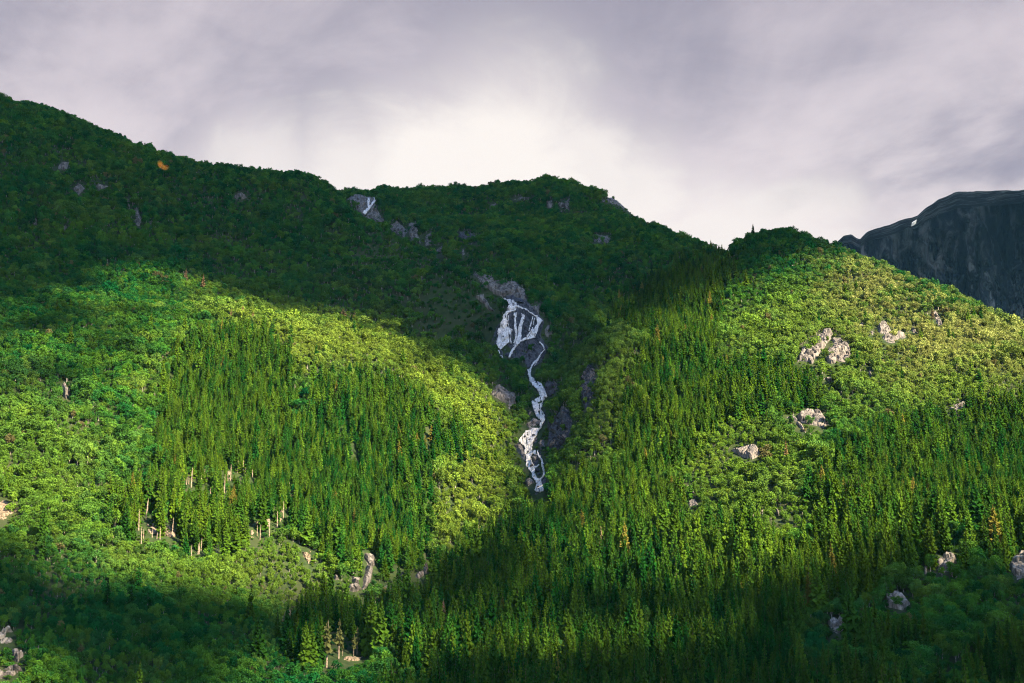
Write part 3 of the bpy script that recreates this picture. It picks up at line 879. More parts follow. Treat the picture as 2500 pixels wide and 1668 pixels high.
high = water_root('waterfall', (893, 515), label='small distant double waterfall on grey rock below the back skyline', category='waterfall', _cliff=1)
for pts in (ribbon([(173, 362), (172, 395), (172, 418)], [12, 14, 12]), ribbon([(206, 362), (210, 378), (195, 398), (172, 425), (140, 460)], [10, 13, 12, 14, 16])):
    water_piece('strand', zH(pts), high, 2.2)

BED = zB([(640, 215), (730, 225), (830, 270), (880, 430), (830, 480), (860, 640), (850, 720), (790, 830), (740, 950), (800, 1000), (850, 1150), (870, 1300), (840, 1400), (850, 1510), (700, 1520), (670, 1420), (640, 1290), (570, 1180), (560, 1030), (490, 900), (590, 770), (720, 740), (760, 700), (690, 620), (650, 460), (740, 400), (690, 320)])
rock_patch('stream_bed', 'wet and shaded dark rock bed under and beside the lower white stream', BED, M_ROCK_DARK, 0.6, 0.8, cat='stream bed', grow_=1.04)
stream = water_root('stream', (1290, 1080), kind='structure')
LOW = [(655, 228), (720, 243), (792, 268), (832, 340), (864, 420), (805, 455), (792, 560), (832, 620), (838, 690), (803, 748), (762, 800), (722, 890), (692, 960), (682, 1008), (700, 1050), (672, 1090), (692, 1170), (732, 1215), (722, 1262), (742, 1328), (792, 1358), (822, 1440), (817, 1482), (740, 1494), (718, 1470), (742, 1420), (728, 1362), (688, 1322), (686, 1280), (618, 1185), (626, 1120), (596, 1022), (616, 1002), (556, 952), (536, 900), (616, 798), (700, 776), (768, 758), (798, 702), (738, 634), (697, 540), (681, 465), (778, 408), (757, 352), (696, 292)]
water_piece('rapids', zB(LOW), stream, 1.6, 0.7, 0.15)
water_piece('rapids', zB([(690, 1010), (762, 1018), (775, 1085), (745, 1080), (700, 1055)]), stream, 1.6, 0.8, 0.3)
water_piece('rapids', zB(ribbon([(770, 1085), (802, 1130), (816, 1230), (831, 1300), (820, 1332), (765, 1365)], [20, 20, 20, 18, 16, 14])), stream, 1.7)
water_piece('rapids', zB(ribbon([(690, 1215), (740, 1205), (775, 1180)], [14, 20, 8])), stream, 1.8)

water_piece('rapids', zB(ribbon([(645, 110), (650, 170), (665, 215), (700, 250)], [26, 26, 30, 24])), stream, 2.0)


def boulder_mesh(seed):
    import bmesh
    bm = bmesh.new()
    bmesh.ops.create_icosphere(bm, subdivisions=2, radius=1)
    rs = np.random.default_rng(seed)
    co = np.array([v.co[:] for v in bm.verts])
    n_ = rs.normal(size=(9, 3)); n_ /= np.linalg.norm(n_, axis=1, keepdims=True)
    for a, h in zip(n_, rs.uniform(0.55, 0.85, 9)):
        d = co @ a
        co -= np.clip(d - h, 0, None)[:, None] * a
    for v, c in zip(bm.verts, co): v.co = c
    me = bpy.data.meshes.new('boulder')
    bm.to_mesh(me); bm.free()
    return me


for i, (zx, zy, s, lab) in enumerate(((720, 1120, 40, 'largest brown boulder splitting the lower stream'), (690, 1195, 26, 'brown boulder below the largest one in the stream'), (735, 1080, 22, 'flat boulder just above the largest in the stream'),
                                      (655, 918, 20, 'dark boulder ringed by foam in the wide stream fan'), (705, 860, 22, 'dark rock near the neck of the wide stream fan'), (765, 1445, 24, 'black boulder where the visible stream ends'),
                                      (755, 1245, 30, 'dark boulder between the two lower stream arms'), (770, 1300, 26, 'lower dark boulder between the two stream arms'), (645, 1040, 14, 'small boulder at the left stream margin'),
                                      (600, 870, 14, 'small stone at the upper left of the stream fan'), (735, 262, 12, 'small dark stone at the top of the lower cascade'), (775, 298, 11, 'second dark stone at the top of the lower cascade'))):
    (u, v), = zB([(zx, zy)])
    P, r = hit([u], [v])
    o = add('boulder', boulder_mesh(i), M_ROCK if i in (0, 1, 2, 8) else M_ROCK_DARK, label=lab, category='boulder')
    k = s / 4.613 * r[0] / F * 1.15
    o.location = P[0] + outward(P)[0] * 1.3
    o.scale = (k, k * 0.9, k * 0.75)
    o.rotation_euler = (0.2 * i, 0.1, i)

# ------------------------------------------------------------------ tree shapes
def tube(path, radii, sides=5):
    vs, fs = [], []
    for (x, y, z), r in zip(path, radii):
        for k in range(sides):
            a = 2 * math.pi * k / sides
            vs.append((x + r * math.cos(a), y + r * math.sin(a), z))
    for i in range(len(path) - 1):
        for k in range(sides):
            a, c = i * sides + k, i * sides + (k + 1) % sides
            fs.append((a, c, c + sides, a + sides))
    return vs, fs


def spruce_shape(seed, height=1.0, bare=0.1, whorls=20, sparse=0.0):
    """unit-height spruce: (trunk verts, faces), (crown verts, tris, lv)"""
    rs = random.Random(seed)
    lean = rs.uniform(-0.012, 0.012)
    tv, tf = tube([(0, 0, -0.06), (0, 0, 0.3), (lean, 0, 0.7), (lean, 0, 0.985)], [0.0155, 0.0115, 0.006, 0.001], 6)
    cv, cf, lv = [], [], []
    W0 = rs.uniform(0.13, 0.23)
    skew = rs.uniform(0, 6.28)
    for i in range(whorls):
        t = i / (whorls - 1)
        z = bare + (0.985 - bare) * (t ** 0.92)
        R = W0 * (1 - t) ** 0.78 * (0.75 + 0.25 * min(1, t * 6)) + 0.007
        nb = max(4, int(9 - 4 * t))
        off = rs.uniform(0, 6.28)
        for k in range(nb):
            if rs.random() < sparse:
                continue
            a = off + 6.283 * k / nb + rs.uniform(-0.25, 0.25)
            r = R * rs.uniform(0.55, 1.3) * (1 + 0.12 * math.cos(a - skew))
            drop = r * rs.uniform(0.25, 0.75) * (1.15 - t)
            zz = z + rs.uniform(-0.5, 0.5) * 0.04
            ca, sa = math.cos(a), math.sin(a)
            w = r * rs.uniform(0.30, 0.44) + 0.004
            hang = (0.022 + 0.20 * r) * rs.uniform(0.8, 1.3)
            g = rs.random()

            def pt(f, side, dz):
                return (ca * r * f - sa * side, sa * r * f + ca * side, zz - drop * f * f + dz)
            b0 = len(cv)
            cv += [pt(0.0, 0, 0.012), pt(0.5, w, -hang * 0.6), pt(0.62, 0, 0.008), pt(0.5, -w, -hang * 0.6), pt(1.0, 0, 0.006 + 0.1 * r), pt(0.8, w * 0.6, -hang * 0.7), pt(0.8, -w * 0.6, -hang * 0.7), pt(0.66, 0, -hang * 1.15)]
            cf += [(b0, b0 + 1, b0 + 2), (b0, b0 + 2, b0 + 3), (b0 + 2, b0 + 1, b0 + 5), (b0 + 2, b0 + 5, b0 + 4), (b0 + 2, b0 + 4, b0 + 6), (b0 + 2, b0 + 6, b0 + 3), (b0, b0 + 7, b0 + 2), (b0 + 2, b0 + 7, b0 + 4)]
            tip = 0.28 + 0.5 * g
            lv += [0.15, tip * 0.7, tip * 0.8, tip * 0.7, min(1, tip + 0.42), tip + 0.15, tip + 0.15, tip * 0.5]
    b0 = len(cv)
    cv += [(lean - 0.006, 0, 0.95), (lean + 0.006, 0, 0.95), (lean, 0.008, 0.95), (lean, 0, 1.0)]
    cf += [(b0, b0 + 1, b0 + 3), (b0 + 1, b0 + 2, b0 + 3), (b0 + 2, b0, b0 + 3)]
    lv += [0.4, 0.4, 0.4, 0.8]
    return (tv, tf), (cv, cf, lv)


def broad_shape(seed, leaves=620, wide=0.42, low=0.22, lobes=11, leaf=0.052):
    """unit-height broadleaf tree with a lumpy crown of leaf sprays"""
    rs = random.Random(seed)
    nr = np.random.default_rng(seed)
    top = 0.62
    bend = rs.uniform(-0.05, 0.05)
    tv, tf = tube([(0, 0, -0.08), (bend * 0.3, 0, 0.2), (bend, bend * 0.5, 0.45), (bend * 1.2, bend, top)], [0.021, 0.016, 0.011, 0.005], 6)
    L = []
    for i in range(lobes):
        a = rs.uniform(0, 6.283)
        h = rs.random() ** 0.8
        z = low + 0.12 + h * (0.80 - low)
        prof = math.sin(math.pi * min(1, 0.18 + 0.72 * (1 - h) ** 0.85))
        rad = wide * prof * rs.uniform(0.25, 0.95)
        s = wide * rs.uniform(0.20, 0.46) * (0.65 + 0.35 * prof)
        L.append((rad * math.cos(a), rad * math.sin(a), min(z, 0.98 - s * 0.7), s))
    L.append((bend, bend, 0.86, wide * 0.32))
    L.append((0, 0, 0.55, wide * 0.55))
    for x, y, z, s in L[:6]:
        v2, f2 = tube([(bend * 0.6, 0, max(0.18, z - 0.28)), (x * 0.6, y * 0.6, z - 0.1), (x, y, z)], [0.008, 0.006, 0.002], 4)
        o_ = len(tv)
        tv += v2
        tf += [tuple(i + o_ for i in f) for f in f2]
    L = np.array(L)
    wgt = L[:, 3] ** 2
    k = nr.choice(len(L), leaves, p=wgt / wgt.sum())
    d = nr.normal(size=(leaves, 3)); d[:, 2] += 0.35
    d /= np.linalg.norm(d, axis=1, keepdims=True)
    rad = nr.uniform(0.6, 1.22, leaves)
    C = L[k, :3] + d * (L[k, 3] * rad)[:, None] * np.array([1, 1, 0.85])
    nrm = d + nr.normal(size=(leaves, 3)) * 0.8
    nrm /= np.linalg.norm(nrm, axis=1, keepdims=True)
    ref = np.where(np.abs(nrm[:, 2:3]) < 0.9, np.array([[0, 0, 1.0]]), np.array([[1.0, 0, 0]]))
    a = np.cross(nrm, ref); a /= np.linalg.norm(a, axis=1, keepdims=True)
    c = np.cross(nrm, a)
    sz = leaf * nr.uniform(0.6, 1.35, (leaves, 1))
    rot = nr.uniform(0, 6.283, (leaves, 1))
    a, c = a * np.cos(rot) + c * np.sin(rot), -a * np.sin(rot) + c * np.cos(rot)
    V = np.stack([C - a * sz, C - c * sz * 0.7 + nrm * sz * 0.25, C + a * sz, C + c * sz * 0.7 + nrm * sz * 0.25], 1)
    lob = nr.uniform(0.0, 0.35, len(L))[k]
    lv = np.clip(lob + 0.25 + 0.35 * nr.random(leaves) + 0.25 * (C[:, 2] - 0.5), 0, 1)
    idx = np.arange(leaves * 4).reshape(-1, 4)
    cf = np.concatenate([idx[:, [0, 1, 2]], idx[:, [0, 2, 3]]])
    return (tv, tf), (V.reshape(-1, 3), cf, np.repeat(lv, 4))


def crown_mesh(name, c, mat):
    cv, cf, lv = c
    me = quick_mesh(name, np.array(cv), np.array(cf))
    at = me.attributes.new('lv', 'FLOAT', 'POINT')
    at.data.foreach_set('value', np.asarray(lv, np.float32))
    me.materials.append(mat)
    return me


def joined_mesh(name, t, c, bark, leafm):
    tv, tf = t
    cv, cf, lv = c
    tri = []
    for f in tf:
        tri += [(f[0], f[1], f[2]), (f[0], f[2], f[3])]
    nt = len(tv)
    V = np.concatenate([np.array(tv), np.array(cv)])
    Fc = np.concatenate([np.array(tri), np.array(cf) + nt])
    me = quick_mesh(name, V, Fc)
    at = me.attributes.new('lv', 'FLOAT', 'POINT')
    at.data.foreach_set('value', np.concatenate([np.zeros(nt), np.asarray(lv)]).astype(np.float32))
    me.materials.append(bark); me.materials.append(leafm)
    mi_ = np.r_[np.zeros(len(tri), np.int32), np.ones(len(cf), np.int32)]
    me.polygons.foreach_set('material_index', mi_)
    return me


def trunk_mesh(name, t, mat):
    me = mesh_from(name, *t)
    me.materials.append(mat)
    return me


SPR = [spruce_shape(100 + i, bare=0.06 + 0.03 * (i % 3), whorls=17 + i % 4, sparse=(0, 0, 0.15, 0, 0.3, 0, 0.1)[i % 7]) for i in range(10)]
BRD = [broad_shape(200 + i, leaves=640, wide=(0.40, 0.46, 0.27, 0.54, 0.42, 0.31, 0.38)[i], low=(0.18, 0.12, 0.2, 0.1, 0.15, 0.24, 0.08)[i]) for i in range(7)]
BIG_SPR = [spruce_shape(300 + i, bare=0.05 + 0.03 * (i % 3), whorls=26 + i % 4) for i in range(6)]
BIG_BRD = [broad_shape(400 + i, leaves=1300, wide=(0.38, 0.44, 0.34, 0.48, 0.4)[i], low=(0.16, 0.1, 0.2, 0.1, 0.14)[i], lobes=15, leaf=0.040) for i in range(5)]


def proto_collection(name, shapes, bark, leafm):
    c = bpy.data.collections.new(name)
    for i, (t, cr) in enumerate(shapes):
        o = bpy.data.objects.new('%s_%02d' % (name, i), joined_mesh('%s_%02d' % (name, i), t, cr, bark, leafm))
        c.objects.link(o)
    return c


PC_SPR = proto_collection('spruce_kind', SPR, M_BARK, M_NEEDLE)
PC_BRD = proto_collection('broadleaf_kind', BRD, M_BARK_BIRCH, M_LEAF)

# ------------------------------------------------------------------ where which tree grows
dp = lambda pts: [(x * 1.0638, y * 1.0638) for x, y in pts]
SPRUCE_AREAS = [
    dp([(400, 800), (470, 775), (560, 765), (650, 815), (672, 870), (680, 960), (700, 960), (712, 890), (760, 855), (900, 875), (985, 930), (1010, 985), (1060, 1000), (1085, 1045), (1000, 1050), (975, 1100), (985, 1290), (900, 1310), (750, 1285), (690, 1190), (650, 1215), (500, 1270), (420, 1250), (260, 1240), (270, 1150), (350, 1090), (365, 990), (380, 880)]),
    dp([(1420, 700), (1500, 640), (1560, 600), (1640, 585), (1690, 610), (1660, 660), (1660, 760), (1630, 800), (1560, 800), (1470, 760), (1420, 745)]),
    dp([(1500, 780), (1630, 790), (1640, 850), (1560, 860), (1560, 930), (1500, 1000), (1420, 1040), (1440, 900), (1470, 820)]),
    dp([(1560, 860), (1800, 835), (1890, 870), (1890, 960), (1780, 960), (1680, 1010), (1560, 1060), (1480, 1120), (1380, 1110), (1440, 1030), (1520, 980)]),
    dp([(1205, 1160), (1300, 1090), (1400, 1080), (1560, 1110), (1600, 1210), (1880, 1250), (1860, 1100), (1960, 1010), (2120, 960), (2260, 930), (2600, 930), (2600, 1230), (2200, 1200), (2000, 1250), (1880, 1300), (1850, 1700), (850, 1700), (870, 1440), (760, 1380), (830, 1370), (1000, 1300), (1130, 1220)]),
    dp([(1850, 1280), (2100, 1240), (2350, 1230), (2600, 1230), (2600, 1300), (2200, 1300), (2000, 1350), (1900, 1600), (1840, 1600)]),
    dp([(1850, 1440), (2350, 1480), (2600, 1500), (2600, 1700), (1800, 1700)]),
    dp([(640, 1480), (700, 1400), (860, 1380), (860, 1500), (700, 1520)]),
]
BROAD_HOLES = [dp([(1640, 960), (1860, 990), (1860, 1110), (1800, 1230), (1600, 1200), (1560, 1080)]), dp([(600, 1520), (900, 1490), (1000, 1600), (600, 1700)])]
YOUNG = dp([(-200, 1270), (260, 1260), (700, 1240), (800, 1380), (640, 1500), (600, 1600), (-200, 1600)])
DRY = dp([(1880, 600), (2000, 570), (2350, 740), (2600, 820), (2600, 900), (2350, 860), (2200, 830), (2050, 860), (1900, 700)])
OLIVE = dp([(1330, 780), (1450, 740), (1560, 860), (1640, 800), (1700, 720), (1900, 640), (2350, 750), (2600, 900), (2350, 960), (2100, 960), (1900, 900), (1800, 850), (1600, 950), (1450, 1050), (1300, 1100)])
BRIGHT = dp([(440, 690), (900, 740), (1060, 850), (1180, 960), (1180, 1180), (1000, 1300), (980, 1050), (1080, 1030), (900, 860), (760, 840), (690, 870), (560, 760)])  # sunlit yellow put into the leaf colour on this flank

BRIGHT_LOW = dp([(230, 1245), (420, 1265), (640, 1230), (700, 1225), (820, 1330), (800, 1400), (600, 1370), (230, 1320)])  # lower strip: leaf colour yellowed to look sunlit
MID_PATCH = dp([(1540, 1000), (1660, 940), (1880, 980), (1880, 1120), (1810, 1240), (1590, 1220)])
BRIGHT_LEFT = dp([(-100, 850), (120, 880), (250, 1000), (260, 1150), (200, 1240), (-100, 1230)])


def frustum_points(spacing, seed):
    rs = np.random.default_rng(seed)
    X, Y = np.meshgrid(np.arange(-900, 900, spacing), np.arange(470, 2100, spacing))
    X = X + rs.uniform(-0.46, 0.46, X.shape) * spacing
    Y = Y + rs.uniform(-0.46, 0.46, Y.shape) * spacing
    x, y = X.ravel(), Y.ravel()
    k = np.abs(x) < 0.50 * y + 40
    return x[k], y[k]


def classify(x, y, z):
    u, v = project(np.stack([x, y, z + 4], -1))
    wob = 10 * fbm(x / 25, y / 25, 61, 3)
    u, v = u + 2.2 * wob + RNG.normal(0, 13, len(x)), v + RNG.normal(0, 9, len(x)) + 22 * fbm(x / 30, y / 30, 67, 3)
    spr = np.zeros(len(x), bool)
    for a in SPRUCE_AREAS:
        spr |= in_poly(u, v, a)
    for a in BROAD_HOLES:
        spr &= ~in_poly(u, v, a)
    mixn = fbm(x / 40, y / 40, 71, 3)
    lower_right = (u > 1950) & (v > 1340)
    spr = np.where(lower_right & (mixn > 0.05), False, spr)
    flip = RNG.random(len(x))
    spr = np.where(spr & (flip < 0.045), False, np.where(~spr & (flip < 0.012) & (np.hypot(x, y) < 1150), True, spr))
    return spr, u, v


def visible(x, y, ztop, slack=14.0):
    """is the tree top in sight past the ground between"""
    r = np.hypot(x, y)
    ok = np.ones(len(x), bool)
    for f in np.concatenate([np.linspace(0.35, 0.9, 56), np.linspace(0.905, 0.985, 14)]):
        ok &= (hgt(x * f, y * f) + 3) < ztop * f + slack
    return ok


def cleared(x, y, z, h):
    """tree would hide one of the bare rocks"""
    bad = np.zeros(len(x), bool)
    u0, v0 = project(np.stack([x, y, z], -1))
    _, v1 = project(np.stack([x, y, z + h], -1))
    r = np.hypot(x, y)
    hw = np.clip(0.24 * (v0 - v1), 1.5, 12)
    for poly, c, rp in CLEAR:
        us = [p_[0] for p_ in poly]; vs = [p_[1] for p_ in poly]
        near = (u0 > min(us) - 12) & (u0 < max(us) + 12) & (v1 < max(vs) + 2) & (v0 > min(vs) - 6) & (r < rp)
        if not near.any():
            continue
        i = np.where(near)[0]
        hitp = np.zeros(len(i), bool)
        for f in (0.0, 0.25, 0.5, 0.75, 0.95):
            vv = v0[i] + (v1[i] - v0[i]) * f
            for s in (-0.8, 0, 0.8):
                hitp |= in_poly(u0[i] + s * hw[i], vv, poly)
        keep = RNG.random(len(i)) > (0.95 if c >= 1 else c)
        bad[i] |= hitp & ~keep
    return bad


WATER_POLYS = [zB(LOW), zA([(600, 1180), (640, 900), (760, 650), (900, 700), (1180, 860), (1100, 1080), (960, 1110), (760, 1330), (620, 1240)]), zA(ribbon([(1120, 1120), (1190, 1220), (1110, 1360), (1000, 1580)], 50)), zB([(760, 1080), (850, 1300), (800, 1380), (720, 1280)]), zB(ribbon([(645, 90), (650, 170), (700, 250)], 50)), zH([(130, 450), (165, 360), (215, 360), (150, 470)])]
for wp in WATER_POLYS:
    CLEAR.append((wp, 1.0, 1e4))
for pts in ([(300, 1580), (300, 1660)],):
    pass
CLEAR.append((zE([(455, 1400), (500, 900), (540, 900), (520, 1390)]), 1.0, 655))
CLEAR.append((zE([(600, 1290), (640, 880), (690, 880), (680, 1280)]), 1.0, 655))
CLEAR.append((zE([(720, 1240), (740, 980), (860, 980), (880, 1230)]), 0.9, 660))

SNAGS = [(965, 400, 490), (990, 370, 480), (1018, 300, 515), (1135, 380, 490), (1165, 310, 460), (1200, 300, 450), (1265, 480, 580), (1285, 440, 580), (1240, 530, 610), (1395, 375, 585), (1470, 262, 440), (1440, 350, 440), (1550, 215, 350), (1612, 205, 350), (1640, 300, 370), (1720, 315, 410),
         (825, 670, 750), (500, 690, 890), (515, 650, 810), (415, 780, 1010), (445, 975, 1165), (470, 1000, 1100), (190, 1010, 1120), (115, 1080, 1205), (690, 910, 1070), (570, 970, 1090), (660, 980, 1120), (798, 875, 1070), (1020, 1185, 1315), (1095, 1170, 1290), (1110, 1150, 1280), (1130, 1105, 1240), (1325, 1175, 1275), (1420, 1135, 1245), (1528, 1175, 1265), (1762, 775, 970), (1808, 955, 1120), (1775, 955, 1070), (1915, 895, 1090), (2005, 800, 990), (2075, 685, 880), (1865, 755, 890), (2145, 465, 590), (2310, 365, 470), (325, 950, 1050), (625, 1040, 1110), (1505, 1195, 1265), (1305, 1185, 1270)]
for zx, z0_, z1_ in SNAGS:
    u_, va, vb = 250 + zx / 4.7, 1080 + z0_ / 4.7, 1080 + z1_ / 4.7
    _, r_ = hit([u_], [vb])
    CLEAR.append(([(u_ - 2.5, va), (u_ + 2.5, va), (u_ + 3, vb - 3), (u_ - 3, vb - 3)], 0.9, float(r_[0])))
trees = {}      # kind -> arrays
gather = []


def base_colour(spr, u, v, x, y):
    n = len(x)
    big = fbm(x / 60, y / 60, 81, 3)
    j = RNG.random(n)
    if spr:
        a, b_ = np.array([0.007, 0.046, 0.007]), np.array([0.056, 0.104, 0.008])
        c = a + (b_ - a) * np.clip(0.4 + 0.5 * big + 0.9 * (j - 0.5), 0, 1)[:, None]
        brown = RNG.random(n) < 0.007
        c = np.where(brown[:, None], np.array([0.105, 0.098, 0.018]), c)
    else:
        a, b_ = np.array([0.009, 0.078, 0.019]), np.array([0.070, 0.155, 0.016])
        c = a + (b_ - a) * np.clip(0.4 + 0.5 * big + 0.9 * (j - 0.5), 0, 1)[:, None]
        hue = fbm(x / 17, y / 17, 91, 3)[:, None]
        c = c * (1 + np.array([0.55, 0.10, -0.1]) * hue) + np.clip(hue, 0, 1) * 0.02 * np.array([1.0, 1.0, 0.9])
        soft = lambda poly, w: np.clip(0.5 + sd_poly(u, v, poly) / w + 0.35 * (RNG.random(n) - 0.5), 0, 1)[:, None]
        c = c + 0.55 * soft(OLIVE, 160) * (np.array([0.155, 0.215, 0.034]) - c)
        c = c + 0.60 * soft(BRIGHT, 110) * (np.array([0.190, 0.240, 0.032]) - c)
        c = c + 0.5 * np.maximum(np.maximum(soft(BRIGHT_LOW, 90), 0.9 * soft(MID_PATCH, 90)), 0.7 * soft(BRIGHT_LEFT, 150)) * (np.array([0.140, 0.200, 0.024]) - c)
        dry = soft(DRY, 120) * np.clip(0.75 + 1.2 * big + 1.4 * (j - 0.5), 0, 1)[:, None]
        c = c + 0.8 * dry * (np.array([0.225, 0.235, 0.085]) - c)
        brown = RNG.random(n) < 0.008
        c = np.where(brown[:, None], np.array([0.110, 0.105, 0.045]), c)
    return c * (0.7 + 0.6 * RNG.random(n) ** 1.2)[:, None]


def grow(spr, spacing, seed, sel, hfun):
    x, y = frustum_points(spacing, seed)
    z = hgt(x, y)
    s, u, v = classify(x, y, z)
    r = np.hypot(x, y)
    k = (s == spr) & sel(u, v, r) & (vnoise(x / 9, y / 9, 44) > (0.13 if spr else 0.06))
    x, y, z, u, v, r = (q[k] for q in (x, y, z, u, v, r))
    h, wd = hfun(u, v, r, len(x))
    if not spr:
        h = h * (0.62 + 0.8 * vnoise(x / 22, y / 22, 33))
    else:
        h = h * (0.82 + 0.36 * vnoise(x / 30, y / 30, 35))
    k = (u > -460) & (u < 2960) & (v > 60) & visible(x, y, z + h)
    _, vt = project(np.stack([x, y, z + h], -1))
    k &= vt < 1690
    x, y, z, u, v, r, h, wd = (q[k] for q in (x, y, z, u, v, r, h, wd))
    bad = cleared(x, y, z, h)
    hs = np.where(bad, RNG.uniform(1.2, 2.6, len(h)), h)
    h, wd = hs, np.where(bad, RNG.uniform(1.2, 2.0, len(h)), wd)
    k = ~bad
    if not spr:
        k |= bad & ~cleared(x, y, z, np.where(bad, h, 0.1))
    x, y, z, u, v, r, h, wd = (q[k] for q in (x, y, z, u, v, r, h, wd))
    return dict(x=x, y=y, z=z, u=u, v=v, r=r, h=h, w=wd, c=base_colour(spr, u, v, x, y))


def cat_(ds):
    return {k: np.concatenate([d[k] for d in ds]) for k in ds[0]}


yng = lambda u, v: in_poly(u, v, YOUNG)


def h_spruce(u, v, r, n):
    h = np.where(r < 770, 1.3, 1.0) * RNG.normal(12.2, 3.3, n).clip(5, 20)
    return h, RNG.uniform(0.75, 1.25, n) * np.clip(13.5 / h, 0.85, 1.4)


def h_mid(u, v, r, n):
    h = RNG.normal(5.8, 1.8, n).clip(2.4, 11.5)
    return h, RNG.uniform(0.7, 1.25, n)


def h_far(u, v, r, n):
    h = RNG.normal(6.3, 1.9, n).clip(2.8, 12)
    return h, RNG.uniform(0.75, 1.3, n)


def h_young(u, v, r, n):
    h = RNG.normal(4.8, 1.2, n).clip(2.4, 8)
    return h, RNG.uniform(0.7, 1.0, n)


S = cat_([grow(True, 3.2, 11, lambda u, v, r: r >= 770, h_spruce), grow(True, 4.0, 16, lambda u, v, r: r < 770, h_spruce)])
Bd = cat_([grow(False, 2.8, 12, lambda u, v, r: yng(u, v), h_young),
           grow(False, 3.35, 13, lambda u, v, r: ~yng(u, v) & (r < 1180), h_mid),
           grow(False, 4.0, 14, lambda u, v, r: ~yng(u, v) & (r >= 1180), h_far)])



def shrubs():
    x, y = frustum_points(2.7, 15)
    z = hgt(x, y)
    u, v = project(np.stack([x, y, z], -1))
    k = (u > -60) & (u < 2560) & (v > 300) & (v < 1680)
    x, y, z, u, v = (q[k] for q in (x, y, z, u, v))
    near = cleared(x, y, z, np.full(len(x), 9.0))
    x, y, z, u, v = (q[near] for q in (x, y, z, u, v))
    h = RNG.uniform(0.7, 2.0, len(x))
    k = ~cleared(x, y, z, h) & (RNG.random(len(x)) < 0.8)
    x, y, z, u, v, h = (q[k] for q in (x, y, z, u, v, h))
    return dict(x=x, y=y, z=z, u=u, v=v, r=np.hypot(x, y), h=h, w=RNG.uniform(1.1, 2.2, len(x)), c=base_colour(False, u, v, x, y))


Bd = cat_([Bd, shrubs()])

# ------------------------------------------------------------------ nearest trees one by one, the rest as forest
def split(T, n):
    _, vb = project(np.stack([T['x'], T['y'], T['z']], -1))
    ut, vt = project(np.stack([T['x'], T['y'], T['z'] + T['h']], -1))
    size = (np.minimum(vb, 1668) - vt) * ((ut > 0) & (ut < 2500))
    size = np.where(vt > 1610, 0, size)
    o = np.argsort(-size)
    pick = np.zeros(len(size), bool)
    pick[o[:n]] = True
    return pick


def forest(name, T, keep, coll, nvar, label, tilt):
    n = int(keep.sum())
    me = bpy.data.meshes.new(name)
    me.vertices.add(n)
    P = np.stack([T['x'], T['y'], T['z'] - 0.2], -1)[keep]
    me.vertices.foreach_set('co', P.astype(np.float32).ravel())

    def attr(nm, typ, arr, key='value'):
        a = me.attributes.new(nm, typ, 'POINT')
        a.data.foreach_set(key, np.ascontiguousarray(arr).ravel())
    attr('vid', 'INT', RNG.integers(0, nvar, n).astype(np.int32))
    sc = np.stack([T['h'] * T['w'], T['h'] * T['w'], T['h']], -1)[keep]
    attr('sc', 'FLOAT_VECTOR', sc.astype(np.float32), 'vector')
    attr('rot', 'FLOAT_VECTOR', np.stack([RNG.normal(0, tilt, n), RNG.normal(0, tilt, n), RNG.uniform(0, 6.283, n)], -1).astype(np.float32), 'vector')
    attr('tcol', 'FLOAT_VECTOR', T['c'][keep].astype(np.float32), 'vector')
    o = add(name, me, None, kind='stuff', label=label, category='forest')
    ng = bpy.data.node_groups.new(name, 'GeometryNodeTree')
    ng.interface.new_socket('Geometry', in_out='INPUT', socket_type='NodeSocketGeometry')
    ng.interface.new_socket('Geometry', in_out='OUTPUT', socket_type='NodeSocketGeometry')
    N, Lk = ng.nodes, ng.links
    gi, go = N.new('NodeGroupInput'), N.new('NodeGroupOutput')
    ci = N.new('GeometryNodeCollectionInfo')
    ci.inputs['Collection'].default_value = coll
    ci.inputs['Separate Children'].default_value = True
    ci.inputs['Reset Children'].default_value = True
    iop = N.new('GeometryNodeInstanceOnPoints')
    iop.inputs['Pick Instance'].default_value = True

    def na(nm, typ):
        a = N.new('GeometryNodeInputNamedAttribute')
        a.data_type = typ
        a.inputs['Name'].default_value = nm
        return a.outputs['Attribute']
    Lk.new(gi.outputs[0], iop.inputs['Points'])
    Lk.new(ci.outputs[0], iop.inputs['Instance'])
    Lk.new(na('vid', 'INT'), iop.inputs['Instance Index'])
    e2r = N.new('FunctionNodeEulerToRotation')
    Lk.new(na('rot', 'FLOAT_VECTOR'), e2r.inputs[0])
    Lk.new(e2r.outputs[0], iop.inputs['Rotation'])
    Lk.new(na('sc', 'FLOAT_VECTOR'), iop.inputs['Scale'])
    Lk.new(iop.outputs[0], go.inputs[0])
    md = o.modifiers.new('trees', 'NODES')
    md.node_group = ng
    return o


pickS, pickB = split(S, 300), split(Bd, 290)
forest('spruce_forest', S, ~pickS, PC_SPR, len(SPR), 'dense green spruce forest covering the stands on both hills', 0.028)
forest('broadleaf_forest', Bd, ~pickB, PC_BRD, len(BRD), 'leafy birch forest covering most of the mountainsides', 0.05)


def tree_thing(name, trunk, crown, loc, h, w, col, rz, label, cat, group=None):
    e = bpy.data.objects.new(name, None)
    COL.objects.link(e)
    e.location = loc
    e.scale = (h * w, h * w, h)
    e.rotation_euler = (0, 0, rz)
    e['label'], e['category'] = label, cat
    if group: e['group'] = group
    for nm, me in (('trunk', trunk), ('crown', crown)):
        o = bpy.data.objects.new(nm, me)
        COL.objects.link(o)
        o.parent = e
        if nm == 'crown':
            o['tcol'] = [float(q) for q in col]
    return e


TS = [(trunk_mesh('spruce_trunk', t, M_BARK), crown_mesh('spruce_crown', c, M_NEEDLE)) for t, c in BIG_SPR]
TB = [(trunk_mesh('birch_trunk', t, M_BARK_BIRCH), crown_mesh('birch_crown', c, M_LEAF)) for t, c in BIG_BRD]


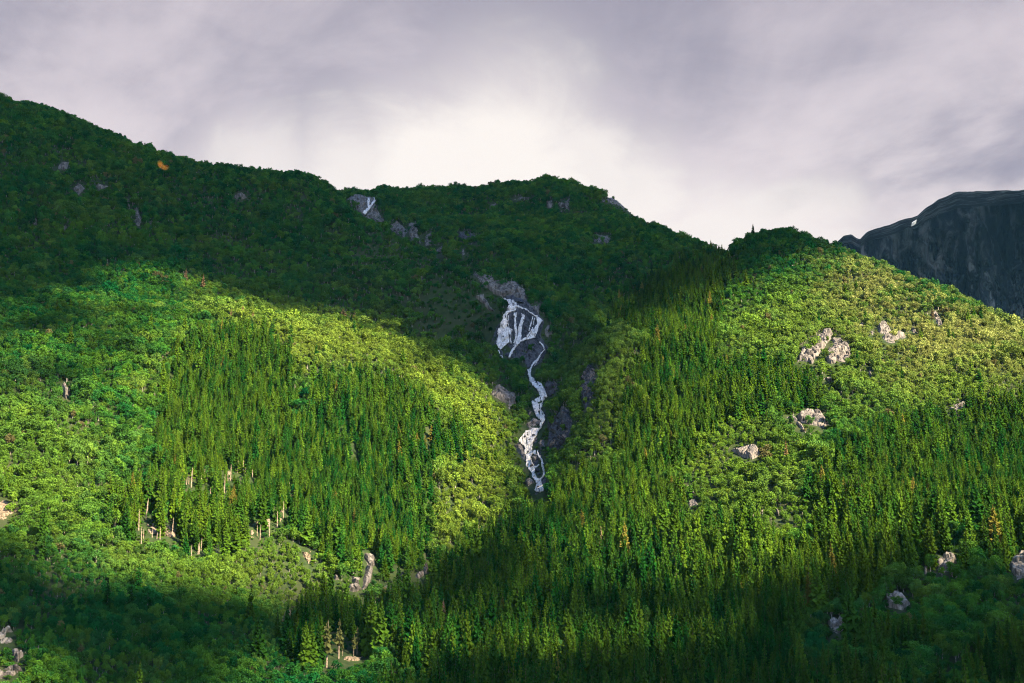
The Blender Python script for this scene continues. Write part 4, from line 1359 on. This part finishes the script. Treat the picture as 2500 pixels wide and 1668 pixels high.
MARKS = [(797, 1600, 'the tallest bare trunk'), (860, 1575, 'the black gap by the clearing'), (845, 1618, 'the stony clearing'), (1083, 1480, 'the reddish dead spruce'), (704, 1507, 'the white rock in the birch wood'),
         (1020, 1395, 'the triangular pale cliff'), (890, 1425, 'the tall pale pillar'), (2310, 1390, 'the reddish topped rock'), (2190, 1475, 'the pale fluted rock face'), (2040, 1530, 'the lowest grey rocks'), (2130, 1520, 'the small grey ledge'),
         (2480, 1385, 'the pale rock nose'), (1467, 1300, 'the pale withered spruce'), (1900, 1255, 'the narrow pink rock strip'), (20, 1560, 'the grey boulder scree'), (30, 1645, 'the pale corner stones'), (45, 1600, 'the pointed grey stones'), (20, 1250, 'the pinkish scree'),
         (1300, 1190, 'the end of the stream'), (1690, 1210, 'the small tan rock')]


def tree_words(kind, u, v, h, w, c, spr):
    big = ('tall ' if h > 18.5 else 'short ' if h < 14 else '') if spr else ('tall ' if h > 9.5 else 'low ' if h < 6.5 else '')
    g = c[0] / c[1]
    tone = 'golden brown ' if g > 0.8 else 'yellowish ' if g > 0.5 else 'fresh green ' if c[1] > 0.105 else 'dark green '
    slim = 'slim ' if w < (0.97 if spr else 0.85) else 'broad ' if w > (1.12 if spr else 1.05) else ''
    d = sorted((math.hypot(u - a, v - b_), a, b_, p_) for a, b_, p_ in MARKS)[0]
    if d[0] < 150:
        if abs(u - d[1]) > abs(v - d[2]): rel = ('left of ' if u < d[1] else 'right of ')
        else: rel = ('above ' if v < d[2] else 'below ')
        where = ('close ' if d[0] < 50 else '') + rel + d[3]
    else:
        zone = 'at the bottom edge' if v > 1600 else 'just above the bottom edge' if v > 1560 else 'in front of the lower stand' if v > 1510 else 'deep in the lower stand' if v > 1450 else 'in the mid belt'
        col_ = ('one', 'two', 'three', 'four', 'five', 'six', 'seven', 'eight', 'nine', 'ten', 'eleven', 'twelve', 'thirteen', 'fourteen', 'fifteen', 'sixteen', 'seventeen', 'eighteen', 'nineteen')[int(min(18, max(0, u // 125)))] + ' twentieths from left'
        where = zone + ', ' + col_
    return (big + slim + tone + kind + ' ' + where), kind + ' trees ' + where


for T, pk, proto, words, name, cat in ((S, pickS, TS, True, 'spruce_tree', 'spruce'), (Bd, pickB, TB, False, 'birch_tree', 'birch')):
    for i in np.where(pk)[0]:
        uu, vv = project(np.array([T['x'][i], T['y'][i], T['z'][i] + T['h'][i] * 0.7]))
        lab, grp = tree_words(cat, uu, vv, T['h'][i], T['w'][i], T['c'][i], words)
        t, c = proto[int(RNG.integers(len(proto)))]
        tree_thing(name, t, c, (T['x'][i], T['y'][i], T['z'][i] - 0.2), T['h'][i], T['w'][i], T['c'][i], float(RNG.uniform(0, 6.28)), lab, cat, grp)


# ------------------------------------------------------------------ single trees that stand out
def snag_mesh(seed, stubs=16):
    rs = random.Random(seed)
    vs, fs = tube([(0, 0, -0.05), (rs.uniform(-.01, .01), 0, 0.5), (rs.uniform(-.02, .02), 0, 1.0)], [0.030, 0.023, 0.009], 6)
    for i in range(stubs):
        z = rs.uniform(0.25, 0.97)
        a = rs.uniform(0, 6.28)
        l_ = rs.uniform(0.03, 0.11) * (1.1 - z * 0.6)
        w = 0.006
        ca, sa = math.cos(a), math.sin(a)
        o_ = len(vs)
        vs += [(-sa * w, ca * w, z), (sa * w, -ca * w, z), (0, 0, z + 0.018), (ca * l_, sa * l_, z - l_ * 0.25)]
        fs += [(o_, o_ + 1, o_ + 3), (o_ + 1, o_ + 2, o_ + 3), (o_ + 2, o_, o_ + 3)]
    return vs, fs


def at_pixel(u, v):
    P, r = hit([u], [v])
    return P[0], float(r[0])


snag_protos = []
for s in range(4):
    vs_, fs_ = snag_mesh(s)
    me = mesh_from('dead_trunk', vs_, fs_)
    me.materials.append(M_DEADWOOD)
    snag_protos.append(me)
for i, (zx, z0, z1) in enumerate(SNAGS):
    u, v1_ = 250 + zx / 4.7, 1080 + z1 / 4.7
    P, r = at_pixel(u, v1_)
    hgt_ = (z1 - z0) / 4.7 * math.hypot(r, P[2]) / F * 1.02
    o = bpy.data.objects.new('dead_trunk', snag_protos[i % 4])
    COL.objects.link(o)
    o.location = P
    k = hgt_ if hgt_ > 4 else hgt_
    o.scale = (max(7.5, hgt_), max(7.5, hgt_), hgt_)
    o.rotation_euler = (random.uniform(-.04, .04), random.uniform(-.05, .05), random.uniform(0, 6.28))
    if z1 < 620: lab, grp = 'bleached dead trunk in the upper gap of the left spruce stand', 'dead trunks of the upper gap'
    elif zx < 900: lab, grp = 'bleached dead trunk in the left gap above the young birches', 'dead trunks of the left gap'
    elif zx < 1600: lab, grp = 'pale bare trunk along the lower edge of the spruce stand', 'bare trunks of the lower edge'
    else: lab, grp = 'bleached dead trunk in the right gap of the spruce stand', 'dead trunks of the right gap'
    o['label'], o['category'], o['group'] = lab, 'dead trunk', grp

# tall spruces with bare lower trunks by the clearing
for i, (zx0, zy0, zx1, zy1, lab) in enumerate(((480, 1385, 520, 830, 'tall spruce with long bare pale trunk, left at the stony clearing'), (625, 1275, 660, 810, 'second tall bare trunked spruce, right of the tallest at the clearing'), (672, 1240, 680, 1030, 'short thin bare trunk just right of the two tall ones'), (805, 1240, 815, 980, 'thin bare trunk against the black gap by the clearing'), (845, 1225, 850, 900, 'thin grey trunk at the right side of the black gap'))):
    (u0, v0), (u1, v1_) = zE([(zx0, zy0), (zx1, zy1)])
    P, r = at_pixel(u0, v0)
    hh = (v0 - v1_) * math.hypot(r, P[2]) / F
    t, c = spruce_shape(500 + i, bare=0.42, whorls=13, sparse=0.45)
    tv = [(x * (1.35 if i < 2 else 0.9), y * (1.35 if i < 2 else 0.9), z) for x, y, z in t[0]]
    cv = [(x * 0.75, y * 0.75, z) for x, y, z in c[0]]
    tree_thing('bare_trunk_spruce', trunk_mesh('bare_trunk', (tv, t[1]), M_DEADWOOD), crown_mesh('thin_crown', (cv, c[1], c[2]), M_NEEDLE), P, hh, 1.0, (0.075, 0.085, 0.03), i, lab, 'spruce')

# brown or otherwise standing out spruces: (tip u, tip v, height m, colour, label)
for i, (u, v, h, w, colr, lab, sparse) in enumerate((
        (1083, 1462, 15, 0.75, (0.17, 0.115, 0.075), 'reddish brown dead spruce rising from the half lit front stand', 0.3),
        (1467, 1283, 15, 0.7, (0.17, 0.14, 0.085), 'pale brown withered spruce in the belt below the stream mouth', 0.4),
        (1721, 722, 12, 0.6, (0.26, 0.15, 0.13), 'pinkish dead spruce tip in the upper right spruce stand', 0.4),
        (497, 668, 17, 0.8, (0.12, 0.085, 0.045), 'tall brown spruce where left mountain shade meets the light', 0.1),
        (455, 655, 14, 0.8, (0.085, 0.065, 0.04), 'dull brown spruce just left of the tall brown one', 0.1),
        (593, 745, 14, 1.1, (0.13, 0.10, 0.05), 'brown spruce, middle of three on the left slope brow', 0.1),
        (565, 752, 12, 1.1, (0.10, 0.085, 0.04), 'brown spruce, left of three on the left slope brow', 0.1),
        (618, 760, 11, 1.1, (0.14, 0.11, 0.055), 'brown spruce, right of three on the left slope brow', 0.1),
        (838, 752, 14, 1.5, (0.10, 0.080, 0.04), 'broad brown pine at the brow above the lit spruce stand', 0.1),
        (866, 760, 13, 1.6, (0.09, 0.075, 0.04), 'second broad brown pine at the brow, right one', 0.1),
        (1918, 1075, 14, 0.9, (0.12, 0.085, 0.04), 'slim brown spruce right of the low pinkish rock hump', 0.1),
        (1980, 905, 20, 1.0, (0.03, 0.06, 0.012), 'dark tall spruce above the rounded pink knoll', 0.0),
        (1996, 925, 17, 1.0, (0.035, 0.062, 0.014), 'dark spruce right beside the tall one over the knoll', 0.0),
        (2060, 670, 13, 1.1, (0.09, 0.085, 0.035), 'olive pine amid pale birches near the right crest', 0.0),
        (2238, 690, 12, 1.1, (0.075, 0.07, 0.04), 'dull pine near the brown crag on the right crest', 0.0),
        (2275, 745, 12, 0.9, (0.08, 0.065, 0.04), 'slim dull pine directly above the brown crag', 0.0),
        (1838, 546, 16, 0.95, (0.02, 0.04, 0.014), 'lone pointed spruce against the sky on right hill crest', 0.1))):
    # foot of the tree: follow the slope until the tip lands on the given sight line
    rs_ = np.arange(500, 2000, 2.0)
    Q = unproject(np.full(len(rs_), u), np.full(len(rs_), v), rs_)
    g = hgt(Q[:, 0], Q[:, 1])
    okk = np.where(Q[:, 2] - g < h)[0]
    k = okk[0] if len(okk) else int(np.argmin(Q[:, 2] - g))
    x, y = Q[k, 0], Q[k, 1]
    t, c = spruce_shape(600 + i, bare=0.12, whorls=20, sparse=sparse)
    tree_thing('pine_tree' if 'pine' in lab else 'spruce_tree', trunk_mesh('tall_trunk', t, M_BARK), crown_mesh('tall_crown', c, M_NEEDLE), (x, y, g[k] - 0.2), Q[k, 2] - g[k] + 0.2 if Q[k, 2] - g[k] > 5 else h, w, colr, i, lab, 'pine' if 'pine' in lab else 'spruce')

# ------------------------------------------------------------------ butterfly in front of the camera
bd = unit_dir(395, 408) * 4.0
bf = bpy.data.objects.new('butterfly', None)
COL.objects.link(bf)
bf.location = bd
bf.rotation_euler = (0.6, 0.5, 0.4)
bf.scale = (0.85, 0.85, 0.85)
bf['label'], bf['category'] = 'small orange butterfly in flight before the dark left mountainside', 'butterfly'
M_WING = noise_mat('orange wing', (0.13, 0.042, 0.006), (0.20, 0.085, 0.012), 90)
M_BODY = noise_mat('insect body', (0.02, 0.014, 0.01), (0.06, 0.04, 0.03), 200)
for sgn in (-1, 1):
    prof = [(0.001, 0.004), (0.006, 0.011), (0.013, 0.0135), (0.0165, 0.010), (0.0145, 0.004), (0.0115, 0.000), (0.0125, -0.006), (0.009, -0.0105), (0.004, -0.008), (0.001, -0.003)]
    vs_ = [(sgn * x, y, 0.45 * x) for x, y in prof] + [(sgn * x, y, 0.45 * x + 0.0004) for x, y in prof]
    n_ = len(prof)
    fs_ = [list(range(n_)), list(range(2 * n_ - 1, n_ - 1, -1))] + [[i, (i + 1) % n_, n_ + (i + 1) % n_, n_ + i] for i in range(n_)]
    add('wing', mesh_from('wing', vs_, fs_), M_WING, bf)
bv, bfc = tube([(0, 0, -0.009), (0, 0, -0.004), (0, 0, 0.003), (0, 0, 0.008)], [0.0004, 0.0014, 0.0016, 0.0007], 8)
add('body', mesh_from('body', [(x, z, y) for x, y, z in bv], bfc), M_BODY, bf)

# ------------------------------------------------------------------ unseen clouds between sun and slopes, laid out to cast the outlined shade
UPPER = [(-400, -300), (2900, -300), (2900, 560), (2200, 585), (2100, 605), (2000, 628), (1900, 650), (1790, 690), (1700, 715), (1640, 735), (1560, 755), (1500, 790), (1450, 850), (1400, 930), (1340, 1010), (1270, 1000), (1215, 955), (1117, 915), (990, 862), (905, 815), (800, 785), (680, 768), (560, 745), (430, 672), (320, 660), (150, 720), (0, 790), (-400, 900)]
HALF = [(-400, 700), (0, 640), (450, 640), (520, 750), (430, 840), (250, 910), (0, 970), (-400, 1000)]
LOWL = [(-400, 1280), (0, 1285), (160, 1330), (230, 1370), (500, 1420), (720, 1435), (850, 1465), (930, 1430), (1010, 1385), (1090, 1330), (1200, 1315), (1330, 1340), (1420, 1390), (1300, 1450), (1100, 1490), (960, 1500), (890, 1570), (770, 1605), (660, 1600), (600, 1720), (180, 1730), (130, 1590), (-400, 1530)]
BAND = [(860, 1440), (1170, 1360), (1500, 1440), (1800, 1430), (1980, 1380), (1900, 1480), (1750, 1560), (860, 1600)]
BOTT = [(860, 1590), (1300, 1575), (1600, 1570), (1740, 1530), (1830, 1460), (1970, 1370), (2180, 1315), (2900, 1280), (2900, 1900), (860, 1900)]


GORGE = [(1335, 850), (1480, 780), (1462, 900), (1448, 980), (1400, 1080), (1345, 1185), (1295, 1205), (1312, 1100), (1330, 1000)]  # the gorge's own terrain shade, cast here by added cloud puffs


def shade(u, v, inset):
    q = lambda poly, w: np.clip(0.5 + (sd_poly(u, v, poly) - inset) / w, 0, 1)
    return np.maximum.reduce([0.98 * q(UPPER, 50), 0.6 * q(HALF, 130), 0.98 * q(LOWL, 40), 0.74 * q(BAND, 60), 1.0 * q(BOTT, 50), 0.97 * np.clip(0.5 + sd_poly(u, v, GORGE) / 25, 0, 1)])


X, Y = np.meshgrid(np.arange(-1050, 1050, 12.0), np.arange(480, 2400, 12.0))
X = X + RNG.uniform(-6, 6, X.shape); Y = Y + RNG.uniform(-6, 6, Y.shape)
x, y = X.ravel(), Y.ravel()
k = np.abs(x) < 0.45 * y + 60
x, y = x[k], y[k]
z = hgt(x, y) + 8
u, v = project(np.stack([x, y, z], -1))
vis = visible(x, y, z, 20)
D = np.where(vis, shade(u, v, 5.0 * F / np.hypot(x, y)), np.where(v < 760, 1.0, 0.0))
k = RNG.random(len(x)) < np.where(D > 0.96, 1.0, -np.log(1 - np.clip(D, 0, 0.95)) * 144 / (math.pi * 16.5 ** 2) * 1.15)
P = np.stack([x, y, z], -1)[k]
zt = 2700 + 160 * fbm(P[:, 0] / 300, P[:, 1] / 300, 7, 3) + RNG.uniform(-60, 60, len(P))
Q = P + SUN * ((zt - P[:, 2]) / SUN[2])[:, None]
MQ = unproject(RNG.uniform(1900, 2900, 520), RNG.uniform(430, 900, 520), RNG.uniform(3000, 4400, 520))
MQ = MQ + SUN * ((3300 + RNG.uniform(-120, 120, 520) - MQ[:, 2]) / SUN[2])[:, None]
import bmesh
bm = bmesh.new(); bmesh.ops.create_icosphere(bm, subdivisions=1, radius=1.0)
ico_v = np.array([v_.co[:] for v_ in bm.verts]); ico_f = np.array([[v_.index for v_ in f.verts] for f in bm.faces]); bm.free()
rad = RNG.uniform(13, 20, len(Q))
upper = P[:, 2] > 230
for sel, nm in ((upper, 'cloud'), (~upper, 'cloud')):
    q, r_ = Q[sel], rad[sel]
    V = (q[:, None] + ico_v[None] * r_[:, None, None]).reshape(-1, 3)
    Fc = (ico_f[None] + (np.arange(len(q)) * len(ico_v))[:, None, None]).reshape(-1, 3)
    add(nm, quick_mesh(nm, V, Fc, True), M_CLOUD, kind='structure')

V = (MQ[:, None] + ico_v[None] * RNG.uniform(32, 52, 520)[:, None, None]).reshape(-1, 3)
add('cloud', quick_mesh('cloud', V, (ico_f[None] + (np.arange(520) * len(ico_v))[:, None, None]).reshape(-1, 3), True), M_CLOUD, kind='structure')

# ------------------------------------------------------------------ haze
hm, hb, hout = new_mat('haze')
pv = hb.new('ShaderNodeVolumePrincipled')
pv.inputs['Color'].default_value = (0.20, 0.56, 1.0, 1)
pv.inputs['Density'].default_value = 0.7e-5
pv.inputs['Anisotropy'].default_value = 0.0
hm.node_tree.links.new(pv.outputs[0], hout.inputs['Volume'])
x0, x1, y0, y1, z0, z1 = -1700, 4600, -300, 5900, -320, 2100
hv = [(a, b_, c) for c in (z0, z1) for b_ in (y0, y1) for a in (x0, x1)]
hf = [(0, 2, 3, 1), (4, 5, 7, 6), (0, 1, 5, 4), (2, 6, 7, 3), (0, 4, 6, 2), (1, 3, 7, 5)]
add('haze', mesh_from('haze', hv, hf), hm, kind='stuff', label='thin blue haze filling the valley air', category='haze')
print('trees', len(S['x']), len(Bd['x']), 'puffs', len(Q))
